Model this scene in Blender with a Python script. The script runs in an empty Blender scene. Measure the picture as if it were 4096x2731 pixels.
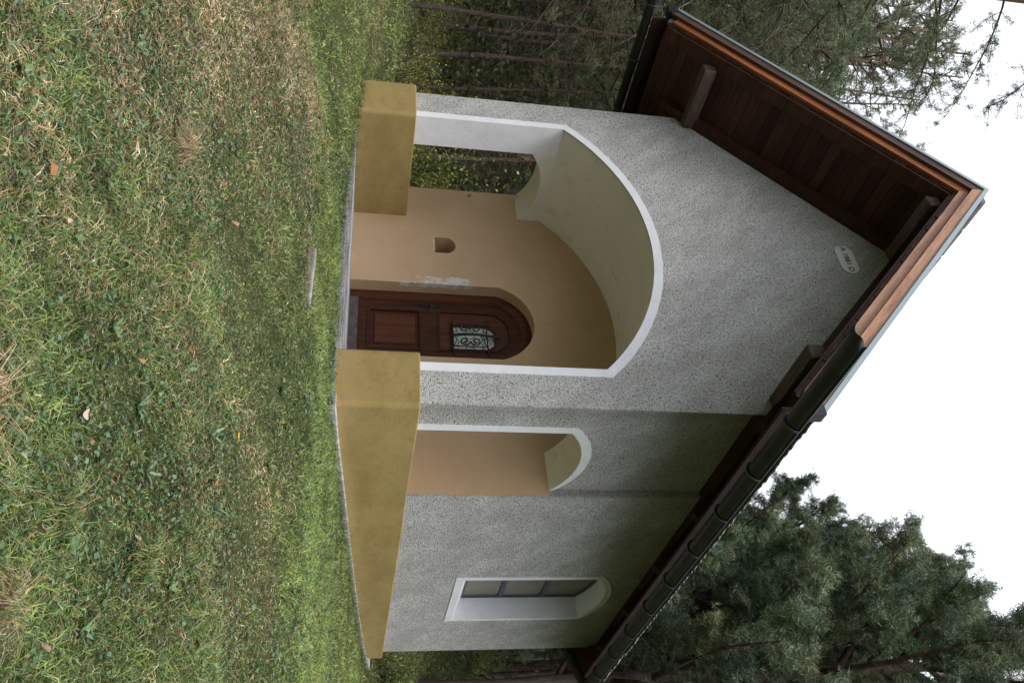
import bpy, bmesh, math, random
import numpy as np
from mathutils import Vector, Matrix
from mathutils.geometry import tessellate_polygon

# ------------------------------------------------------------------ camera, world, sun, exposure
scene = bpy.context.scene
COL = scene.collection
random.seed(7)
RNG = np.random.default_rng(11)

CAM = (3.8565, -5.6501, 0.0804)
yaw, pitch, roll = 0.6772, 0.1834, -0.0461
fwd = Vector((-math.sin(yaw) * math.cos(pitch), math.cos(yaw) * math.cos(pitch), math.sin(pitch)))
rgt = Vector((math.cos(yaw), math.sin(yaw), 0))
upv = rgt.cross(fwd)
r2 = math.cos(roll) * rgt - math.sin(roll) * upv
u2 = math.sin(roll) * rgt + math.cos(roll) * upv
# the photograph lies on its side: the top of the building points to the picture's right
cd = bpy.data.cameras.new('camera')
cam = bpy.data.objects.new('camera', cd)
COL.objects.link(cam)
xa, ya, za = u2, -r2, -fwd
M = Matrix(((xa.x, ya.x, za.x, CAM[0]), (xa.y, ya.y, za.y, CAM[1]), (xa.z, ya.z, za.z, CAM[2]), (0, 0, 0, 1)))
cam.matrix_world = M
cd.sensor_width = 36.0
cd.lens = 3385.07 / 4096 * 36.0
cd.clip_start = 0.05
cd.clip_end = 600
scene.camera = cam

SUN_AZ, SUN_EL = 143.0, 64.0          # degrees clockwise from +Y; elevation (overcast, very soft)
world = bpy.data.worlds.new("World")
scene.world = world
world.use_nodes = True
wn, wl = world.node_tree.nodes, world.node_tree.links
wn.clear()
out = wn.new('ShaderNodeOutputWorld')
sky = wn.new('ShaderNodeTexSky')
sky.sky_type = 'NISHITA'
sky.sun_disc = False
sky.sun_elevation = math.radians(SUN_EL)
sky.sun_rotation = math.radians(SUN_AZ)
sky.air_density = 1.0
sky.dust_density = 3.0
bg1 = wn.new('ShaderNodeBackground')
bg1.inputs[1].default_value = 0.06
wl.new(sky.outputs[0], bg1.inputs[0])
bg2 = wn.new('ShaderNodeBackground')      # the even white cloud layer
bg2.inputs[0].default_value = (0.95, 0.965, 1.0, 1)
tcw = wn.new('ShaderNodeTexCoord')
sxyz = wn.new('ShaderNodeSeparateXYZ')
wl.new(tcw.outputs['Generated'], sxyz.inputs[0])
mz = wn.new('ShaderNodeMath'); mz.operation = 'MAXIMUM'; mz.inputs[1].default_value = 0.0
wl.new(sxyz.outputs[2], mz.inputs[0])
mm = wn.new('ShaderNodeMath'); mm.operation = 'MULTIPLY_ADD'      # overcast luminance (1 + 2 sin h) / 3
wl.new(mz.outputs[0], mm.inputs[0])
CLOUD = 1.85
mm.inputs[1].default_value = CLOUD * 2 / 3
mm.inputs[2].default_value = CLOUD / 3
wl.new(mm.outputs[0], bg2.inputs[1])
add = wn.new('ShaderNodeAddShader')
wl.new(bg1.outputs[0], add.inputs[0])
wl.new(bg2.outputs[0], add.inputs[1])
wl.new(add.outputs[0], out.inputs[0])

sd = bpy.data.lights.new('sun', 'SUN')
sd.energy = 2.7
sd.angle = math.radians(34)
sd.color = (1.0, 0.98, 0.95)
sun = bpy.data.objects.new('sun', sd)
COL.objects.link(sun)
a, e = math.radians(SUN_AZ), math.radians(SUN_EL)
sdir = Vector((math.sin(a) * math.cos(e), math.cos(a) * math.cos(e), math.sin(e)))
sun.rotation_euler = sdir.to_track_quat('Z', 'Y').to_euler()

scene.view_settings.view_transform = 'Standard'
scene.view_settings.look = 'None'
scene.view_settings.gamma = 1
scene.view_settings.use_curve_mapping = False
scene.view_settings.exposure = 0.22

# ------------------------------------------------------------------ materials
def S(h):
    return tuple(c for c in h) + (1,)

class NM:
    def __init__(s, name, rough=0.8, spec=0.3):
        s.m = bpy.data.materials.new(name)
        s.m.use_nodes = True
        s.n, s.l = s.m.node_tree.nodes, s.m.node_tree.links
        s.b = s.n['Principled BSDF']
        s.b.inputs['Roughness'].default_value = rough
        s.b.inputs['Specular IOR Level'].default_value = spec
        tc = s.n.new('ShaderNodeTexCoord')
        s.co = tc.outputs['Object']
    def noise(s, scale, detail=4, rough=0.55, vec=None, stretch=None):
        if stretch:
            mp = s.n.new('ShaderNodeMapping')
            mp.inputs['Scale'].default_value = stretch
            s.l.new(vec or s.co, mp.inputs[0])
            vec = mp.outputs[0]
        t = s.n.new('ShaderNodeTexNoise')
        t.inputs['Scale'].default_value = scale
        t.inputs['Detail'].default_value = detail
        t.inputs['Roughness'].default_value = rough
        s.l.new(vec or s.co, t.inputs['Vector'])
        return t.outputs['Fac']
    def voro(s, scale, feature='F1', vec=None):
        t = s.n.new('ShaderNodeTexVoronoi')
        t.feature = feature
        t.inputs['Scale'].default_value = scale
        s.l.new(vec or s.co, t.inputs['Vector'])
        return t
    def ramp(s, fac, stops):
        r = s.n.new('ShaderNodeValToRGB')
        el = r.color_ramp.elements
        while len(el) < len(stops):
            el.new(0.5)
        for q, (p, c) in zip(el, stops):
            q.position = p
            q.color = S(c) if len(c) == 3 else c
        s.l.new(fac, r.inputs[0])
        return r.outputs[0]
    def g(s, fac, a, b):
        return s.ramp(fac, [(a, (0, 0, 0)), (b, (1, 1, 1))])
    def mix(s, fac, a, b, mode='MIX'):
        m = s.n.new('ShaderNodeMix')
        m.data_type = 'RGBA'
        m.blend_type = mode
        for i, v in ((0, fac), (6, a), (7, b)):
            if isinstance(v, (int, float)):
                m.inputs[i].default_value = v
            elif isinstance(v, tuple):
                m.inputs[i].default_value = S(v) if len(v) == 3 else v
            else:
                s.l.new(v, m.inputs[i])
        return m.outputs[2]
    def math(s, op, a, b=0.0, clamp=False):
        m = s.n.new('ShaderNodeMath')
        m.operation = op
        m.use_clamp = clamp
        for i, v in ((0, a), (1, b)):
            if isinstance(v, (int, float)):
                m.inputs[i].default_value = v
            else:
                s.l.new(v, m.inputs[i])
        return m.outputs[0]
    def sep(s):
        x = s.n.new('ShaderNodeSeparateXYZ')
        s.l.new(s.co, x.inputs[0])
        return x.outputs
    def color(s, c):
        if isinstance(c, tuple):
            s.b.inputs['Base Color'].default_value = S(c) if len(c) == 3 else c
        else:
            s.l.new(c, s.b.inputs['Base Color'])
        return s
    def bump(s, h, strength=0.3, dist=0.01):
        b = s.n.new('ShaderNodeBump')
        b.inputs['Strength'].default_value = strength
        b.inputs['Distance'].default_value = dist
        s.l.new(h, b.inputs['Height'])
        s.l.new(b.outputs[0], s.b.inputs['Normal'])
        return s

MAT = {}
def boxmask(m, lo, hi, soft, wob=0.0):
    """soft mask that is 1 inside a world box; its edge wobbles with noise"""
    sp = m.sep()
    res = None
    nz = m.noise(14, 5, 0.7)
    off = m.math('MULTIPLY', m.math('SUBTRACT', nz, 0.5), wob)
    for i in range(3):
        if lo[i] is None:
            continue
        c = 0.5 * (lo[i] + hi[i])
        h = 0.5 * (hi[i] - lo[i])
        d = m.math('ABSOLUTE', m.math('SUBTRACT', sp[i], c))
        d = m.math('ADD', d, off)
        v = m.math('DIVIDE', m.math('SUBTRACT', h, d), soft, True)
        res = v if res is None else m.math('MULTIPLY', res, v)
    return res

def build_materials():
    # roughcast (thrown pebble plaster)
    m = NM('roughcast', 0.95, 0.15)
    big = m.noise(1.3, 4)
    wv = m.n.new('ShaderNodeVectorMath'); wv.operation = 'ADD'
    nn = m.n.new('ShaderNodeTexNoise'); nn.inputs['Scale'].default_value = 40; nn.inputs['Detail'].default_value = 3
    m.l.new(m.co, nn.inputs['Vector'])
    sc = m.n.new('ShaderNodeVectorMath'); sc.operation = 'SCALE'; sc.inputs['Scale'].default_value = 0.02
    m.l.new(nn.outputs['Color'], sc.inputs[0])
    m.l.new(m.co, wv.inputs[0]); m.l.new(sc.outputs[0], wv.inputs[1])
    v1 = m.voro(105, 'F1', wv.outputs[0])
    v2 = m.voro(150, 'F1', wv.outputs[0])
    n3 = m.noise(120, 5, 0.75)
    n4 = m.noise(45, 5, 0.7)
    h = m.math('ADD', m.math('MULTIPLY', v1.outputs['Distance'], -0.7), m.math('MULTIPLY', n3, 0.9))
    h = m.math('ADD', h, m.math('MULTIPLY', n4, 1.0))
    h = m.math('SUBTRACT', h, 0.14)
    pit = m.ramp(h, [(0.20, (0.0, 0.0, 0.0)), (0.36, (0.6, 0.6, 0.6)), (0.52, (1, 1, 1))])
    base = m.mix(m.g(big, 0.35, 0.7), (0.90, 0.89, 0.875), (0.79, 0.78, 0.76))
    trow = m.noise(2.4, 3, 0.5, stretch=(1.0, 1.0, 1.0), vec=None)
    mp = m.n.new('ShaderNodeMapping'); mp.inputs['Rotation'].default_value = (0.5, 0.7, 0)
    m.l.new(m.co, mp.inputs[0])
    trow = m.noise(2.0, 4, 0.6, vec=mp.outputs[0], stretch=(2.6, 1.0, 0.7))
    base = m.mix(m.g(trow, 0.38, 0.62), m.mix(0.38, base, (0.34, 0.33, 0.31)), m.mix(0.35, base, (0.86, 0.86, 0.86)))
    grain = m.noise(150, 3, 0.7)
    base = m.mix(m.math('MULTIPLY', m.g(grain, 0.4, 0.62), 0.35), base, (0.36, 0.35, 0.33))
    grain2 = m.noise(48, 4, 0.7)
    base = m.mix(m.math('MULTIPLY', m.g(grain2, 0.52, 0.68), 0.5), base, (0.33, 0.32, 0.30))
    sp = m.sep()
    # grime: down the corner and the joint of the side wall, and in blotches
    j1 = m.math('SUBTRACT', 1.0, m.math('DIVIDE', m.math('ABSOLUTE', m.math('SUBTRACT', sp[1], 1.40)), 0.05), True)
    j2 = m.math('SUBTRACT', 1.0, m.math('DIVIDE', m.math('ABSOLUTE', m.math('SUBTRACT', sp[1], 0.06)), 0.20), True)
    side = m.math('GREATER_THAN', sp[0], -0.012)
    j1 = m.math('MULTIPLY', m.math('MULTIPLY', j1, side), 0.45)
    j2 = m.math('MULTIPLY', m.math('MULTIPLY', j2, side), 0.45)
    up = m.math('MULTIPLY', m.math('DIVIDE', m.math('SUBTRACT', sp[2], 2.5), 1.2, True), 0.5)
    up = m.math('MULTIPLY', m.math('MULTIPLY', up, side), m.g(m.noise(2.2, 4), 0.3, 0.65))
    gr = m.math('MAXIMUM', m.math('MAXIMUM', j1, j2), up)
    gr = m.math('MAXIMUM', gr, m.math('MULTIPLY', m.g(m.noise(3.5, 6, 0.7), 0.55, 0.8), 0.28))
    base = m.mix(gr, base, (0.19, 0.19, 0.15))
    c = m.mix(pit, (0.19, 0.185, 0.18), base)
    m.color(c).bump(h, 1.0, 0.012)
    MAT['rough'] = m.m
    # smooth white trim
    m = NM('white_plaster', 0.8, 0.25)
    n = m.noise(6, 5)
    c = m.mix(m.g(n, 0.35, 0.75), (0.79, 0.80, 0.84), (0.71, 0.715, 0.75))
    c = m.mix(m.math('MULTIPLY', m.g(m.noise(13, 7, 0.8), 0.56, 0.74), 0.35), c, (0.48, 0.47, 0.46))
    k1 = boxmask(m, (-3.76, -0.02, 0.85), (-3.66, 0.40, 1.55), 0.05, 0.5)
    k2 = boxmask(m, (-0.45, -0.02, 0.95), (-0.3, 0.3, 1.25), 0.05, 0.4)
    sc = m.g(m.noise(60, 6, 0.8, stretch=(1, 1, 0.4)), 0.56, 0.66)
    k = m.math('MULTIPLY', m.math('MAXIMUM', k1, k2), sc)
    c = m.mix(m.math('MULTIPLY', k, 0.75), c, (0.25, 0.22, 0.27))
    m.color(c).bump(m.noise(45, 5, 0.7), 0.5, 0.004)
    MAT['white'] = m.m
    # cream vault paint
    m = NM('cream_plaster', 0.85, 0.2)
    n = m.noise(1.6, 5)
    c = m.mix(m.g(n, 0.3, 0.75), (0.78, 0.76, 0.67), (0.69, 0.67, 0.57))
    c = m.mix(m.g(m.noise(5, 6, 0.7), 0.55, 0.8), c, (0.55, 0.53, 0.42))
    m.color(c).bump(m.noise(70, 4), 0.25, 0.003)
    MAT['cream'] = m.m
    # tan painted plaster, worn to white filler beside the door
    m = NM('tan_plaster', 0.85, 0.2)
    n = m.noise(1.2, 5)
    c = m.mix(m.g(n, 0.3, 0.7), (0.55, 0.39, 0.245), (0.47, 0.325, 0.195))
    c = m.mix(m.math('MULTIPLY', m.g(m.noise(9, 6, 0.75), 0.5, 0.8), 0.3), c, (0.60, 0.44, 0.31))
    c = m.mix(m.math('MULTIPLY', m.g(m.noise(4, 7, 0.8, stretch=(1, 1, 0.4)), 0.52, 0.75), 0.22), c, (0.34, 0.23, 0.14))
    p1 = boxmask(m, (-2.70, 1.36, 0.70), (-2.57, 1.41, 1.33), 0.02, 0.12)
    p2 = boxmask(m, (-2.60, 1.38, 0.55), (-2.57, 1.46, 1.40), 0.02, 0.12)
    p3 = boxmask(m, (-3.33, 1.3, 0.925), (-3.09, 1.41, 0.95), 0.012, 0.10)
    pp = m.math('MAXIMUM', m.math('MAXIMUM', p1, p2), p3)
    br = m.g(m.noise(11, 5, 0.7, stretch=(1, 1, 0.9)), 0.40, 0.48)
    pp = m.math('MULTIPLY', pp, br, True)
    c = m.mix(m.math('MULTIPLY', pp, 0.9), c, (0.62, 0.60, 0.59))
    m.color(c).bump(m.noise(60, 5, 0.7), 0.45, 0.004)
    MAT['tan'] = m.m
    # ochre plinth
    m = NM('ochre_plaster', 0.8, 0.25)
    n = m.noise(1.1, 5, 0.6, stretch=(1, 1, 3))
    c = m.mix(m.g(n, 0.3, 0.72), (0.375, 0.278, 0.112), (0.275, 0.195, 0.068))
    c = m.mix(m.math('MULTIPLY', m.g(m.noise(9, 7, 0.8), 0.50, 0.72), 0.6), c, (0.20, 0.14, 0.05))
    spz = m.sep()
    low = m.math('SUBTRACT', 1.0, m.math('DIVIDE', spz[2], 0.22), True)
    c = m.mix(m.math('MULTIPLY', m.math('MULTIPLY', low, m.g(m.noise(5, 6, 0.8), 0.35, 0.65)), 0.5), c, (0.42, 0.29, 0.15))
    st = m.math('MULTIPLY', m.g(m.noise(3.0, 7, 0.8, stretch=(1, 0.7, 2.5)), 0.50, 0.70), 0.65)
    c = m.mix(st, c, (0.24, 0.165, 0.05))
    ck = boxmask(m, (-0.1, -0.2, 0.1), (0.2, 0.15, 0.75), 0.15, 0.2)
    c = m.mix(m.math('MULTIPLY', m.math('MULTIPLY', ck, m.g(m.noise(8, 6, 0.8, stretch=(1, 1, 1.5)), 0.45, 0.7)), 0.35), c, (0.14, 0.10, 0.05))
    m.color(c).bump(m.noise(28, 6, 0.75), 0.55, 0.005)
    MAT['ochre'] = m.m
    # board marked concrete
    m = NM('board_marked_concrete', 0.9, 0.2)
    n = m.noise(1, 6, 0.7, stretch=(3, 3, 110))
    c = m.ramp(n, [(0.3, (0.10, 0.095, 0.10)), (0.5, (0.30, 0.29, 0.30)), (0.7, (0.50, 0.49, 0.50))])
    m.color(c).bump(n, 0.8, 0.008)
    MAT['board_concrete'] = m.m
    m = NM('pale_concrete', 0.92, 0.2)
    n = m.noise(12, 6, 0.75)
    m.color(m.ramp(n, [(0.3, (0.26, 0.25, 0.24)), (0.7, (0.58, 0.57, 0.56))])).bump(m.noise(50, 5), 0.6, 0.006)
    MAT['concrete'] = m.m
    m = NM('old_concrete', 0.95, 0.15)
    n = m.noise(9, 7, 0.8)
    m.color(m.ramp(n, [(0.35, (0.11, 0.105, 0.085)), (0.65, (0.34, 0.33, 0.31))])).bump(n, 0.9, 0.01)
    MAT['old_concrete'] = m.m
    # woods
    def wood(key, dark, light, rough, along, spec=0.35, bs=0.5):
        m = NM(key, rough, spec)
        st = {'x': (0.6, 9, 9), 'y': (9, 0.6, 9), 'z': (9, 9, 0.6)}[along]
        w = m.noise(2.2, 3, 0.5, stretch=st)
        g = m.noise(11, 6, 0.7, stretch=st)
        f = m.math('ADD', m.math('MULTIPLY', w, 0.5), m.math('MULTIPLY', g, 0.5))
        c = m.ramp(f, [(0.33, dark), (0.64, light)])
        oi = m.n.new('ShaderNodeObjectInfo')
        mr = m.math('ADD', m.math('MULTIPLY', oi.outputs['Random'], 0.7), 0.62)
        hsv = m.n.new('ShaderNodeHueSaturation')
        m.l.new(c, hsv.inputs['Color'])
        m.l.new(mr, hsv.inputs['Value'])
        m.color(hsv.outputs[0]).bump(g, bs, 0.003)
        MAT[key] = m.m
    wood('door_wood', (0.030, 0.009, 0.005), (0.100, 0.033, 0.016), 0.5, 'z', 0.25)
    wood('soffit_wood', (0.022, 0.009, 0.006), (0.075, 0.030, 0.018), 0.65, 'y', 0.2)
    wood('dark_wood', (0.010, 0.006, 0.005), (0.03, 0.017, 0.013), 0.7, 'y', 0.15)
    wood('weathered_beam', (0.03, 0.022, 0.017), (0.15, 0.11, 0.085), 0.8, 'y', 0.2, 0.9)
    # verge boards run up the slope: stretched noise in rotated space
    def vergew(key, dark, light, sgn):
        m = NM(key, 0.55, 0.35)
        mp = m.n.new('ShaderNodeMapping')
        mp.inputs['Rotation'].default_value = (0, sgn * math.radians(44.4), 0)
        m.l.new(m.co, mp.inputs[0])
        w = m.noise(1.6, 3, 0.5, vec=mp.outputs[0], stretch=(0.7, 9, 9))
        g = m.noise(9, 6, 0.7, vec=mp.outputs[0], stretch=(0.7, 9, 9))
        f = m.math('ADD', m.math('MULTIPLY', w, 0.6), m.math('MULTIPLY', g, 0.4))
        k = m.voro(5, 'F1', mp.outputs[0])
        c = m.ramp(f, [(0.36, dark), (0.62, light)])
        c = m.mix(m.ramp(k.outputs['Distance'], [(0.03, (1, 1, 1)), (0.07, (0, 0, 0))]), c, (0.06, 0.02, 0.012))
        m.color(c).bump(g, 0.5, 0.003)
        MAT[key] = m.m
    vergew('verge_shaded', (0.13, 0.035, 0.012), (0.40, 0.13, 0.04), 1)  # left boards: weaker light painted in as deeper orange-brown
    vergew('verge_dark', (0.045, 0.022, 0.018), (0.12, 0.062, 0.05), 1)
    vergew('verge_lit', (0.24, 0.10, 0.06), (0.60, 0.33, 0.21), -1)  # right boards: sky glare painted in as paler, pinkish wood
    # metals etc
    m = NM('dark_gutter_metal', 0.42, 0.5)
    m.b.inputs['Metallic'].default_value = 0.35
    m.color(m.ramp(m.noise(7, 5), [(0.3, (0.010, 0.013, 0.012)), (0.7, (0.024, 0.027, 0.024))])).bump(m.noise(4, 4), 0.2, 0.01)
    MAT['gutter'] = m.m
    m = NM('zinc_edge', 0.4, 0.5)
    m.b.inputs['Metallic'].default_value = 0.5
    m.color((0.30, 0.36, 0.38))
    MAT['zinc'] = m.m
    m = NM('bracket_metal', 0.35, 0.5)
    m.b.inputs['Metallic'].default_value = 0.4
    m.color((0.055, 0.06, 0.06))
    MAT['bracket_metal'] = m.m
    m = NM('wrought_iron', 0.45, 0.5)
    m.color((0.012, 0.012, 0.012))
    MAT['iron'] = m.m
    m = NM('window_steel', 0.5, 0.4)
    m.color((0.085, 0.10, 0.125))
    MAT['steel'] = m.m
    m = NM('obscured_glass', 0.22, 0.5)
    m.color(m.ramp(m.noise(2.5, 3), [(0.3, (0.20, 0.18, 0.15)), (0.7, (0.28, 0.25, 0.21))])).bump(m.noise(40, 3), 0.15, 0.003)
    MAT['pane'] = m.m
    m = NM('pale_leaded_glass', 0.25, 0.5)
    m.color(m.ramp(m.noise(5, 2), [(0.3, (0.60, 0.66, 0.60)), (0.7, (0.72, 0.76, 0.70))]))
    MAT['leadglass'] = m.m
    m = NM('roof_tile', 0.75, 0.3)
    m.color(m.ramp(m.noise(9, 5), [(0.3, (0.10, 0.095, 0.09)), (0.7, (0.20, 0.19, 0.18))])).bump(m.noise(40, 5), 0.4, 0.004)
    MAT['tile'] = m.m
    m = NM('red_paint', 0.6, 0.3)
    m.color((0.22, 0.045, 0.04))
    MAT['red'] = m.m
    m = NM('plaque_enamel', 0.45, 0.4)
    m.color((0.72, 0.75, 0.74))
    MAT['plaque'] = m.m
    m = NM('threshold_stone', 0.8, 0.2)
    m.color(m.ramp(m.noise(15, 5), [(0.3, (0.07, 0.06, 0.06)), (0.7, (0.13, 0.115, 0.11))]))
    MAT['threshold'] = m.m
    # ground soil
    m = NM('soil_and_thatch', 1.0, 0.05)
    n = m.noise(9, 8, 0.8)
    c = m.ramp(n, [(0.3, (0.022, 0.024, 0.012)), (0.5, (0.060, 0.070, 0.028)), (0.7, (0.12, 0.115, 0.055))])
    m.color(c).bump(n, 1.0, 0.04)
    MAT['soil'] = m.m
    # forest floor under the far trees keeps the same sheet
    # bark
    m = NM('pine_bark', 0.95, 0.1)
    v = m.noise(7, 6, 0.75, stretch=(3, 3, 0.7))
    c = m.ramp(v, [(0.32, (0.035, 0.027, 0.024)), (0.6, (0.17, 0.13, 0.115))])
    sp = m.sep()
    c2 = m.ramp(v, [(0.32, (0.05, 0.034, 0.026)), (0.6, (0.19, 0.125, 0.095))])
    f = m.math('DIVIDE', m.math('SUBTRACT', sp[2], 3.0), 4.0, True)
    m.color(m.mix(f, c, c2)).bump(v, 1.0, 0.03)
    MAT['bark'] = m.m
    m = NM('dead_twig', 0.9, 0.1)
    m.color(m.ramp(m.noise(8, 4), [(0.3, (0.035, 0.028, 0.024)), (0.7, (0.14, 0.115, 0.10))]))
    MAT['twig'] = m.m
    def leafy(key, trans, rough=0.6, spec=0.25):
        m = NM(key, rough, spec)
        at = m.n.new('ShaderNodeAttribute')
        at.attribute_name = 'Col'
        m.color(at.outputs['Color'])
        tr = m.n.new('ShaderNodeBsdfTranslucent')
        m.l.new(at.outputs['Color'], tr.inputs[0])
        mx = m.n.new('ShaderNodeMixShader')
        mx.inputs[0].default_value = trans
        o = [x for x in m.n if x.type == 'OUTPUT_MATERIAL'][0]
        m.l.new(m.b.outputs[0], mx.inputs[1])
        m.l.new(tr.outputs[0], mx.inputs[2])
        m.l.new(mx.outputs[0], o.inputs[0])
        MAT[key] = m.m
    m = NM('limb_bark', 0.9, 0.1)
    m.color(m.ramp(m.noise(5, 4), [(0.3, (0.030, 0.022, 0.018)), (0.7, (0.115, 0.070, 0.048))]))
    MAT['limb'] = m.m
    leafy('grass_blade', 0.25)
    leafy('pine_needles', 0.12, 0.55)
    leafy('broad_leaf', 0.3, 0.5)
    m = NM('fallen_leaf', 0.75, 0.2)
    oi = m.n.new('ShaderNodeObjectInfo')
    m.color(m.ramp(oi.outputs['Random'], [(0.0, (0.26, 0.10, 0.045)), (0.3, (0.32, 0.19, 0.13)), (0.6, (0.12, 0.06, 0.04)), (1.0, (0.42, 0.31, 0.24))]))
    MAT['fallen'] = m.m
    m = NM('yellow_petal', 0.6, 0.2)
    m.color((0.75, 0.42, 0.02))
    MAT['yellow'] = m.m
build_materials()

# ------------------------------------------------------------------ mesh helpers
def link(o, parent=None):
    COL.objects.link(o)
    if parent:
        o.parent = parent
    return o

def tag(o, label=None, cat=None, group=None, kind=None):
    if label: o['label'] = label
    if cat: o['category'] = cat
    if group: o['group'] = group
    if kind: o['kind'] = kind
    return o

def empty(name, loc, label, cat, group=None, rz=0):
    o = bpy.data.objects.new(name, None)
    o.location = loc
    o.rotation_euler = (0, 0, rz)
    link(o)
    return tag(o, label, cat, group)

def mesh_obj(name, verts, faces, mats, parent=None, midx=None, smooth=False):
    me = bpy.data.meshes.new(name)
    me.from_pydata([tuple(v) for v in verts], [], faces)
    for mm in (mats if isinstance(mats, (list, tuple)) else [mats]):
        me.materials.append(mm)
    if midx is not None:
        me.polygons.foreach_set('material_index', midx)
    if smooth:
        me.polygons.foreach_set('use_smooth', [True] * len(me.polygons))
    me.update()
    return link(bpy.data.objects.new(name, me), parent)

def tri_mesh(name, V, F, mat, colors=None, smooth=False):
    """fast mesh from numpy: V (n,3) F (m,3) colors (n,3)"""
    me = bpy.data.meshes.new(name)
    me.vertices.add(len(V))
    me.vertices.foreach_set('co', np.asarray(V, np.float32).ravel())
    k = F.shape[1]
    me.loops.add(len(F) * k)
    me.loops.foreach_set('vertex_index', np.asarray(F, np.int32).ravel())
    me.polygons.add(len(F))
    me.polygons.foreach_set('loop_start', np.arange(len(F), dtype=np.int32) * k)
    me.polygons.foreach_set('loop_total', np.full(len(F), k, np.int32))
    if smooth:
        me.polygons.foreach_set('use_smooth', np.ones(len(F), bool))
    if colors is not None:
        ca = me.color_attributes.new('Col', 'FLOAT_COLOR', 'POINT')
        c4 = np.ones((len(V), 4), np.float32)
        c4[:, :3] = colors
        ca.data.foreach_set('color', c4.ravel())
    me.materials.append(mat)
    me.update()
    me.validate()
    return me

def prism(name, outer, holes, t0, t1, plane, mats, parent=None, side=lambda h, i: 2):
    """polygon in a plane extruded between t0 and t1. plane 'xz' (t=y), 'yz' (t=x), 'xy' (t=z).
    mats [t0 face, t1 face, sides...]; side(hole_index or -1, edge_index) -> material slot"""
    def P(a, b, t):
        return {'xz': (a, t, b), 'yz': (t, a, b), 'xy': (a, b, t)}[plane]
    loops = [outer] + list(holes)
    flat = [p for l in loops for p in l]
    n = len(flat)
    tris = tessellate_polygon([[Vector((p[0], p[1], 0)) for p in l] for l in loops])
    verts = [P(a, b, t0) for a, b in flat] + [P(a, b, t1) for a, b in flat]
    faces, mi = [], []
    for t in tris:
        faces.append(tuple(t)); mi.append(0)
        faces.append(tuple(i + n for i in reversed(t))); mi.append(1)
    base = 0
    for li, l in enumerate(loops):
        m = len(l)
        for i in range(m):
            a, b = base + i, base + (i + 1) % m
            faces.append((a, b, b + n, a + n)); mi.append(side(li - 1, i))
        base += m
    o = mesh_obj(name, verts, faces, mats, parent, mi)
    bm = bmesh.new(); bm.from_mesh(o.data)
    bmesh.ops.recalc_face_normals(bm, faces=bm.faces)
    bm.to_mesh(o.data); bm.free()
    return o

def boxv(x0, x1, y0, y1, z0, z1):
    v = [(x, y, z) for x in (x0, x1) for y in (y0, y1) for z in (z0, z1)]
    f = [(0, 1, 3, 2), (4, 6, 7, 5), (0, 4, 5, 1), (2, 3, 7, 6), (0, 2, 6, 4), (1, 5, 7, 3)]
    return v, f

def box(name, x0, x1, y0, y1, z0, z1, mat, parent=None, bev=0.0):
    v, f = boxv(x0, x1, y0, y1, z0, z1)
    o = mesh_obj(name, v, f, mat, parent)
    bm = bmesh.new(); bm.from_mesh(o.data)
    bmesh.ops.recalc_face_normals(bm, faces=bm.faces)
    if bev:
        bmesh.ops.bevel(bm, geom=bm.edges[:], offset=bev, segments=2, profile=0.5, affect='EDGES')
    bm.to_mesh(o.data); bm.free()
    return o

def tube_np(pts, rad, sides=6):
    pts = np.asarray(pts, float); n = len(pts)
    rad = np.broadcast_to(np.asarray(rad, float), (n,))
    d = np.gradient(pts, axis=0)
    d /= np.linalg.norm(d, axis=1)[:, None] + 1e-9
    ref = np.array([0, 0, 1.0]) if abs(d[:, 2]).mean() < 0.8 else np.array([1.0, 0, 0])
    a = np.cross(d, ref); a /= np.linalg.norm(a, axis=1)[:, None] + 1e-9
    b = np.cross(d, a)
    th = np.arange(sides) * 2 * np.pi / sides
    V = pts[:, None, :] + rad[:, None, None] * (np.cos(th)[None, :, None] * a[:, None, :] + np.sin(th)[None, :, None] * b[:, None, :])
    V = V.reshape(-1, 3)
    i, j = np.meshgrid(np.arange(n - 1), np.arange(sides), indexing='ij')
    q = np.stack([i * sides + j, i * sides + (j + 1) % sides, (i + 1) * sides + (j + 1) % sides, (i + 1) * sides + j], -1).reshape(-1, 4)
    return V, q

class Acc:
    def __init__(s): s.V, s.F, s.C, s.n = [], [], [], 0
    def add(s, V, F, C=None):
        s.V.append(V); s.F.append(F + s.n); s.n += len(V)
        if C is not None: s.C.append(C)
    def tube(s, p, r, sides=6, C=None):
        V, F = tube_np(p, r, sides)
        s.add(V, F, None if C is None else np.tile(np.asarray(C, float), (len(V), 1)))
    def mesh(s, name, mat, smooth=False):
        return tri_mesh(name, np.concatenate(s.V), np.concatenate(s.F), mat, np.concatenate(s.C) if s.C else None, smooth)
    def obj(s, name, mat, parent=None, smooth=True):
        return link(bpy.data.objects.new(name, s.mesh(name, mat, smooth)), parent)

def arc(x0, x1, zs, za, n=18):
    """points of the circle arc from (x1,zs) over the apex to (x0,zs)"""
    c = 0.5 * (x0 + x1); h = 0.5 * (x1 - x0); r_ = za - zs
    R = (h * h + r_ * r_) / (2 * r_)
    zc = za - R
    a0 = math.atan2(zs - zc, h)
    return [(c + R * math.cos(a0 + (math.pi - 2 * a0) * i / n), zc + R * math.sin(a0 + (math.pi - 2 * a0) * i / n)) for i in range(n + 1)]

def archpoly(x0, x1, zb, zs, za, n=18):
    return [(x0, zb), (x1, zb)] + arc(x0, x1, zs, za, n)

# ------------------------------------------------------------------ terrain
def sp_(t, w):
    return 0.5 * (np.sqrt(t * t + w * w) + t)

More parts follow.
